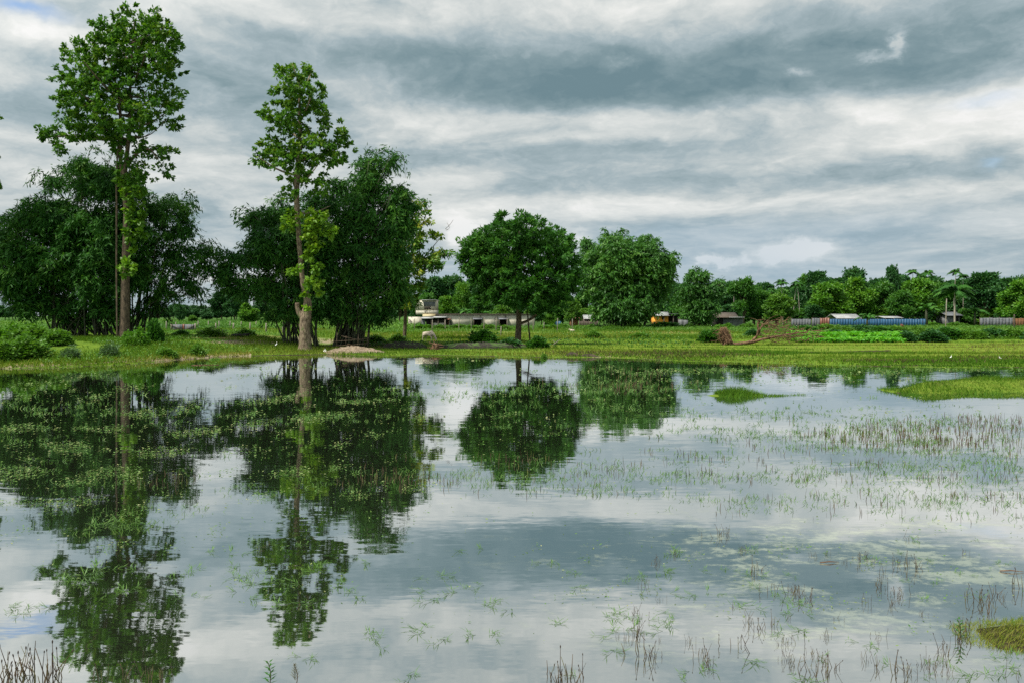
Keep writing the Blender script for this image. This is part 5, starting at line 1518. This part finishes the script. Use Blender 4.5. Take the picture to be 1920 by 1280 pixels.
leaves(ub, p0[i] + r.normal(0, .28, (m, 3)) * [1, 1, .5] + [0, 0, .28], unit(r.standard_normal((m, 3)) + [0, 0, .4]), unit(r.normal(0, .5, (m, 3)) + [0, 0, 1]), r.uniform(.13, .30, m), r.uniform(.06, .13, m), .36 + r.normal(0, .18, m))
tag(ub.build('undergrowth', M['leaf_bush']), 'leafy low undergrowth scattered over the banks and fields', 'undergrowth', kind='stuff')
gb = MB()
px, X, Y, Z = field(26000, 1000, 2000, 52, 90, r)
k = (Z > .02) & (NW2(X * .35, Y * 1.1) + r.normal(0, .35, len(X)) > .85)
pts = np.stack([X, Y, Z - .02], 1)[k]
blades(gb, pts, r.uniform(.10, .32, len(pts)), .05, r, .6, .35, .3)
tag(gb.build('paddy_stubble', M['stem']), 'reddish brown stubble patches on the wet paddies', 'stubble', kind='stuff')
# overhanging weeds on the cut bank
ub = MB()
px, X, Y, Z = field(5000, 690, 1300, 73.5, 92, r)
k = (np.abs(gz(X, Y + .8) - gz(X, Y - .8)) > .18)
p0 = np.stack([X, Y, Z], 1)[k]; i = np.repeat(np.arange(len(p0)), 5); m = len(i)
leaves(ub, p0[i] + r.normal(0, .15, (m, 3)) + [0, 0, .12], unit(r.standard_normal((m, 3))), unit(r.normal(0, .5, (m, 3)) + [0, 0, 1]), r.uniform(.12, .28, m), r.uniform(.08, .15, m), .3 + r.normal(0, .15, m))
tag(ub.build('bank_weeds', M['leaf_round']), 'dark weeds overhanging the cut bank and terrace edge', 'weeds', kind='stuff')
# bright crop patch
cb = MB(); n = 1500
px = r.uniform(1478, 1690, n); Y = r.uniform(88.5, 103, n); X = (px - CX) / F * Y; Z = gz(X, Y)
k = (px + (Y - 88) * 1.5 > 1490); p0 = np.stack([X, Y, Z], 1)[k]; i = np.repeat(np.arange(len(p0)), 6); m = len(i)
az = r.uniform(0, 6.28, m); up = r.uniform(.3, .75, m)
st = p0[i] + np.stack([np.cos(az) * .12, np.sin(az) * .12, up * .8], 1)
leaves(cb, st, np.stack([np.cos(az), np.sin(az), r.uniform(-.4, .6, m)], 1), np.stack([-np.cos(az) * .3, -np.sin(az) * .3, np.ones(m)], 1) + r.normal(0, .3, (m, 3)), r.uniform(.3, .5, m), r.uniform(.2, .34, m), .5 + r.normal(0, .18, m))
tag(cb.build('crop_patch', M['leaf_taro']), 'bright green leafy crop patch right of the fallen tree', 'crop', kind='stuff')
# grass on the island, the spit and the near right hump
gb = MB()
n = 5000
X = 7.75 + 3.4 * r.uniform(0, 1, n) ** 1.5; wid_ = .50 * np.exp(-((X - 8.5) / 1.1) ** 2) + .13
Y = 32.3 + .12 * np.sin(X * 3) + wid_ * r.normal(0, .55, n)
k = NW(X * 1.2, Y * 2) + r.normal(0, .8, n) > -.5
pts = np.stack([X, Y, np.maximum(gz(X, Y), -.03) - .01], 1)[k]
blades(gb, pts, r.uniform(.10, .42, len(pts)) * (.35 + .75 * np.exp(-((pts[:, 0] - 8.5) / .75) ** 2)), .018, r, .7, .18, .2)
tag(gb.build('grass_islet', M['grass']), 'small grassy islet standing alone in the pond on the right', 'grass islet')
gb = MB()
X = r.uniform(14.4, 26, 26000); Y = r.uniform(31.0, 39, 26000); Z = gz(X, Y); k = Z + .05 * NW(X, Y * 2) > -.03; Z = np.maximum(Z, -.02)
pts = np.stack([X, Y, Z - .01], 1)[k]
blades(gb, pts, r.uniform(.04, .15, len(pts)) * (1 + .5 * NZ2(pts[:, 0] * 2, pts[:, 1] * 2)).clip(.3, 2), .022, r, .8, np.clip(.20 + .22 * NZ2(pts[:, 0] * 1.5 + 3, pts[:, 1] * 1.5), 0, 1), .18)
tag(gb.build('spit_grass', M['grass']), 'short grass on the low spit at the right edge', 'grass', kind='stuff')
gb = MB()
X = r.uniform(3.6, 6.6, 34000); Y = r.uniform(6.9, 8.9, 34000); Z = gz(X, Y); k = (Z + .02 * NW(X * 3, Y * 4) > .0) & (r.uniform(0, 1, 34000) < .75); Z = np.maximum(Z, -.005)
pts = np.stack([X, Y, Z - .01], 1)[k]
blades(gb, pts, r.uniform(.02, .075, len(pts)), .006, r, 1.2, np.clip(.24 + .35 * NZ2(X[k] * 3, Y[k] * 3), 0, 1), .25)
tag(gb.build('hump_grass', M['grass']), 'short mossy grass on the hump at the lower right', 'grass', kind='stuff')

# ------------------------------------------------------------------ water plants
def dens_at(px, py, X, Y, spots, nz):
    d = np.zeros_like(px)
    for cx, cy, rx, ry, a in spots:
        d = np.maximum(d, a * np.exp(-np.clip((((px - cx) / rx) ** 2 + ((py - cy) / ry) ** 2), 0, 50) ** 1.5))
    return d




def water_pts(n, spots, r, patch=.9, py0=672, py1=1275, streak=False):
    px = r.uniform(-40, 1960, n); py = r.uniform(py0, py1, n)
    Y = H * F / (py - HY); X = (px - CX) / F * Y
    d = dens_at(px, py, X, Y, spots, None)
    q = NW(X * .30, Y * .95) * .75 + NW2(X * .35, Y * .7) * .5 + .25 * r.standard_normal(n)
    if streak:
        q = NS(X * 30 / Y, np.log(Y) * 21 + 1.6 * NW2(X * 6 / Y, np.log(Y) * 3)) * .66 + .45 * NW2(X * .35, Y * .35) + .12 * r.standard_normal(n)
        q = np.clip((q - .28) * 1.7, 0, 1.3)
    m = q + .05 if streak else np.clip(.25 + patch * q, 0, 1.6) ** 1.3
    k = (r.uniform(0, 1, n) < d * m) & (gz(X, Y) < 0)
    return np.stack([X, Y, np.zeros(n)], 1)[k], px[k], py[k]


SPECK = [(1780, 697, 220, 8, 1.), (1200, 688, 220, 9, .8), (420, 830, 120, 60, .4), (180, 800, 260, 90, 1.), (120, 900, 200, 60, .8), (640, 780, 220, 90, 1.), (640, 890, 190, 70, 1.), (980, 790, 130, 50, .8), (970, 850, 110, 40, 1.), (1170, 730, 130, 55, 1.), (700, 700, 300, 25, .5), (1500, 700, 500, 22, .6),
         (300, 1000, 260, 40, .35), (1000, 720, 300, 50, .35), (620, 960, 200, 40, .5), (1500, 850, 500, 120, .18), (1300, 1060, 700, 120, .10), (560, 1100, 140, 40, .35), (180, 1060, 120, 30, .45)]
pts, px, py = water_pts(230000, SPECK, r, 1.3, streak=True)
n = len(pts); Yd = pts[:, 1]
sz = np.clip(Yd * .0018, .018, .11) * r.uniform(.4, 1.5, n)
wb = MB(); az = r.uniform(0, 6.28, n)
leaves(wb, pts + np.stack([np.zeros(n), np.zeros(n), r.uniform(.004, .03, n)], 1), np.stack([np.cos(az), np.sin(az), r.uniform(-.05, .45, n)], 1), np.tile([0, 0, 1.0], (n, 1)) + r.normal(0, .25, (n, 3)), sz * 1.6, sz * .7, .5 + r.normal(0, .25, n))
tag(wb.build('floating_weed', M['speck']), 'small floating weed leaves scattered in streaks over the pond', 'floating weed', kind='stuff')

SPRIG = [(170, 830, 240, 110, .20), (640, 830, 220, 110, .20), (980, 820, 120, 70, .2), (1170, 740, 120, 50, .35), (1500, 691, 450, 7, .8), (1850, 702, 140, 10, .8), (1250, 900, 460, 110, .34), (1550, 850, 420, 70, .30), (950, 960, 300, 50, .2), (1750, 960, 250, 120, .25), (1100, 1020, 500, 50, .22), (1450, 1020, 400, 60, .25),
         (400, 970, 250, 60, .25), (230, 1070, 130, 30, .4), (560, 1090, 100, 36, .4), (260, 985, 120, 10, .6), (480, 1080, 60, 20, .3), (1500, 760, 400, 40, .12), (900, 720, 200, 40, .25)]
pts, px, py = water_pts(30000, SPRIG, r, .9, 690, 1040)
nb = 6; i = np.repeat(np.arange(len(pts)), nb); m = len(i)
hh = np.clip(.035 + pts[:, 1] * .0042, .06, .19)
wb = MB(); c = pts[i] + r.normal(0, .06, (m, 3)) * [1, 1, 0] * (1 + pts[i][:, 1:2] * .03)
blades(wb, c, hh[i] * r.uniform(.4, 1.1, m), np.clip(pts[i][:, 1] * .0007, .008, .03), r, 2.0, .38, .25)
tag(wb.build('water_grass', M['weeds']), 'thin green water grass breaking the pond surface', 'water grass', kind='stuff')

STEM = [(1740, 820, 200, 26, 1.), (1880, 800, 120, 22, .9), (980, 850, 90, 30, 1.), (1200, 870, 260, 40, .3), (1500, 870, 300, 50, .25), (300, 905, 60, 22, .7), (700, 855, 120, 30, .45), (1100, 930, 250, 40, .22), (1700, 920, 300, 80, .18), (760, 900, 90, 30, .4), (1300, 1010, 500, 60, .12), (640, 720, 60, 8, .8), (1300, 960, 500, 60, .15), (1180, 710, 120, 20, .5)]
pts, px, py = water_pts(17000, STEM, r, .7, 690, 1060)
i = np.repeat(np.arange(len(pts)), 3); m = len(i)
wb = MB(); c = pts[i] + r.normal(0, .07, (m, 3)) * [1, 1, 0] * (1 + pts[i][:, 1:2] * .02)
hh = np.clip(.03 + pts[i][:, 1] * .0065, .06, .26) * r.uniform(.4, 1.1, m)
blades(wb, c, hh, np.clip(pts[i][:, 1] * .0007, .006, .025), r, .3, .35, .22)
tag(wb.build('sedge_stems', M['stem']), 'thin brown sedge stems standing in the shallows', 'sedge', kind='stuff')


# near sprigs and stem clumps one can count
def sprig_mesh(seed):
    r = np.random.default_rng(seed); mb = MB()
    for _ in range(r.integers(2, 5)):
        a = np.append(r.normal(0, .05, 2), 0.0)
        az = r.uniform(0, 6.28); L = r.uniform(.08, .2)
        end = a + np.array([math.cos(az) * L, math.sin(az) * L, r.uniform(.0, .04)])
        mb.tube([a, (a + end) / 2 + [0, 0, .01], end], [.0018, .0018, .001], 4, tint=.35)
        n = r.integers(4, 8); tt = r.uniform(0, 1, n)[:, None]; c = a + (end - a) * tt
        aa = az + r.normal(0, .9, n)
        leaves(mb, c, np.stack([np.cos(aa), np.sin(aa), r.uniform(.0, 1.0, n)], 1), np.stack([-np.cos(aa), -np.sin(aa), np.ones(n)], 1), r.uniform(.05, .13, n), .009, .45 + r.normal(0, .15, n))
    return mb


def stems_mesh(seed):
    r = np.random.default_rng(seed); mb = MB()
    for _ in range(r.integers(4, 10)):
        a = np.append(r.normal(0, .042, 2), -.03); h = r.uniform(.05, .17); d = np.append(r.normal(0, .22, 2), 1.0)
        b = a + d * h; mb.tube([a, a + d * h * .5 + np.append(r.normal(0, .008, 2), 0), b], [.0024, .0021, .0012], 5, tint=r.uniform(.0, .7))
        if r.uniform() < .3: mb.tube([b, b + d * .008, b + d * .014], [.0022, .0034, .001], 5, tint=.02)
        if r.uniform() < .5:
            q = a + d * h * r.uniform(.4, .8); mb.tube([q, q + np.append(r.normal(0, .02, 2), r.uniform(.02, .05))], [.0016, .0008], 4, tint=r.uniform(.3, .9))
    return mb


SPRIGS = [sprig_mesh(300 + k).build('water_grass_sprig', M['weeds']) for k in range(8)]
STEMS = [stems_mesh(400 + k).build('sedge_clump', M['stem']) for k in range(8)]


def scatter(protos, spots, label, cat, group, k_size):
    used = set()
    for k, (px, py, s) in enumerate(spots):
        Y = H * F / (py - HY); X = (px - CX) / F * Y
        if float(gz(X, Y)) > 0.05: continue
        q = k % len(protos)
        if q in used:
            o = protos[q].copy(); S.collection.objects.link(o)
        else:
            o = protos[q]; used.add(q)
        s = s * k_size
        o.location = (X, Y, 0); o.scale = (s, s, s); o.rotation_euler = (0, 0, (k * 2.399) % 6.283)
        tag(o, label, cat, group)


r = np.random.default_rng(99)
sp = [(437, 1040, 1.5), (430, 1085, 1.2), (455, 1080, 1.2), (480, 1095, 1.2), (505, 1090, 1.5), (440, 1110, 1.), (470, 1122, 1.), (160, 1075, 1.8), (190, 1070, 1.8), (205, 1110, 1.6), (150, 1090, 1.6), (245, 1108, 1.3), (50, 1140, 1.), (90, 1140, 1.), (20, 1138, 1.), (350, 1075, 1.), (345, 1120, 1.2), (540, 1100, 1.6), (560, 1130, 1.6), (590, 1070, 1.4), (600, 1060, 1.4), (280, 985, 2.), (200, 985, 2.), (170, 990, 1.8), (240, 980, 2.),
      (787, 1113, 1.3), (805, 1125, 1.), (850, 1110, 1.2), (930, 1130, 1.1), (960, 1145, 1.), (912, 1135, .9), (700, 1195, 1.2), (800, 1182, 1.4), (780, 1186, 1.2), (825, 1200, .9), (885, 1190, 1.), (930, 1190, .9), (700, 1180, .8), (1160, 1150, 1.1), (1150, 1160, 1.), (1240, 1180, 1.), (1255, 1150, .9), (765, 1268, .9), (690, 1055, 1.2), (660, 1110, 1.1), (680, 1120, 1.), (1050, 1170, .9), (1075, 1075, .9), (905, 1095, .8), (795, 1085, .9), (630, 1095, 1.)]
for _ in range(240):
    px, py = r.uniform(-20, 1940), r.uniform(1010, 1275)
    if r.uniform() < (.9 if px > 1150 else .35) * (1.25 - (py - 1010) / 330):
        sp.append((px, py, r.uniform(.6, 1.2)))
scatter(SPRIGS, sp[:240], 'green water grass sprig lying on the near pond surface', 'water grass', 'water grass sprigs on the near pond', .74)
ss = [(1205, 1235, 2.0), (1225, 1232, 1.4), (1060, 1272, 2.2), (1085, 1276, 1.8), (1040, 1275, 1.6), (1388, 1215, 1.6), (1520, 1260, 1.6), (1545, 1262, 1.3), (1560, 1255, 1.4), (1680, 1258, 1.7), (1640, 1250, 1.1), (1320, 1230, 1.3), (1322, 1245, 1.1), (1455, 1110, 1.5), (1508, 1122, 1.6), (1405, 1072, 1.7), (1425, 1070, 1.1), (1700, 1060, 1.7), (1715, 1065, 1.4), (1680, 1058, 1.2), (1645, 1100, 1.3), (1690, 1112, 1.2), (1835, 1130, 1.8), (1850, 1150, 1.5), (1870, 1120, 1.5), (1905, 1100, 2.), (1790, 1200, 1.6), (1765, 1225, 1.5), (1810, 1185, 1.6), (1490, 1205, 1.2), (1420, 1180, 1.3), (1445, 1172, 1.3), (1675, 1135, 1.), (1620, 1130, 1.), (1345, 1005, 1.5), (1360, 1000, 1.2), (1610, 1050, 1.2), (1650, 1195, .9), (1190, 1190, 1.), (1170, 1200, .9), (1200, 1185, 1.3), (1820, 1120, 1.4), (1400, 1165, 1.2),
      (20, 1268, 2.4), (45, 1262, 2.6), (65, 1270, 2.4), (5, 1272, 2.4), (85, 1274, 2.0), (105, 1272, 2.6), (180, 1275, 1.3), (230, 1274, 1.4), (270, 1274, 1.5), (300, 1275, 1.2), (40, 1278, 2.2), (1700, 1262, 1.2), (1780, 1265, 1.), (1750, 1255, 1.0), (1470, 1240, .9), (1620, 1235, .8), (1290, 1205, .8), (1550, 1195, .8)]
for _ in range(60):
    px, py = r.uniform(1000, 1940), r.uniform(1000, 1270)
    if r.uniform() < .35 + .5 * (px > 1400): ss.append((px, py, r.uniform(.5, 1.1)))
scatter(STEMS, ss, 'brown sedge stem clump standing in the near shallows', 'sedge', 'sedge clumps in the near shallows', .78)


def leafy_plant(px, pyt, Y, label, kind):
    X = (px - CX) / F * Y; zt = H - (pyt - HY) / F * Y
    base = np.array([X, Y, 0.0]); t = thing('stem_plant', label, 'plant', base)
    r = np.random.default_rng(int(px)); st = MB(); lf = MB()
    pa = curve([base - [0, 0, .05], base + [.02, 0, zt * .5], base + [-.01, 0, zt]], 12)
    st.tube(pa, np.linspace(.005, .002, 12), 5, tint=.4)
    if kind == 'leaf':
        for k in range(26):
            f = .15 + .85 * k / 26; q = base + [.015 * math.sin(3 * f), 0, zt * f]; az = k * 2.4
            leaves(lf, q[None], np.array([[math.cos(az), math.sin(az), .35]]), np.array([[0, 0, 1.0]]), .075 * (1.1 - .5 * f), .018, np.array([.25 + .2 * r.uniform()]))
        lf.build('leaves', M['leaf_round'], t, base)
    else:
        for k in range(40):
            f = .3 + .7 * k / 40; q = base + [0, 0, zt * f]; az = k * 2.4
            st.tube([q, q + np.array([math.cos(az) * .05, math.sin(az) * .05, .05]) * (1.2 - f)], [.0015, .0008], 4, tint=.7)
    st.build('stem', M['stem'], t, base)


leafy_plant(503, 1238, 6.9, 'leafy green stem rising from the water at the bottom edge', 'leaf')
leafy_plant(553, 1243, 6.9, 'feathery pale seed plume at the bottom edge beside the leafy stem', 'plume')
leafy_plant(1797, 1158, 7.9, 'small reddish leafy stem left of the mossy hump', 'leaf')

# floating sticks
for px, py, ln, rot, lab in ((1555, 1055, .24, .1, 'short brown stick floating among the sedge, left of the other'), (1897, 1072, .26, -.15, 'brown stick floating at the right edge beside sedge'), (385, 684, 1.6, .4, 'thin bent stick lying in the shallows below the left bank')):
    Y = H * F / (py - HY); c = np.array([(px - CX) / F * Y, Y, .01]); mb = MB()
    d = np.array([math.cos(rot), math.sin(rot), 0]) * ln / 2
    mb.tube([c - d, c + [0, 0, .01], c + d], [.006 * max(1, Y / 14), .007 * max(1, Y / 14), .003 * max(1, Y / 14)], 6, rough=.1)
    tag(mb.build('floating_stick', M['dead_wood'], None, c), lab, 'stick')
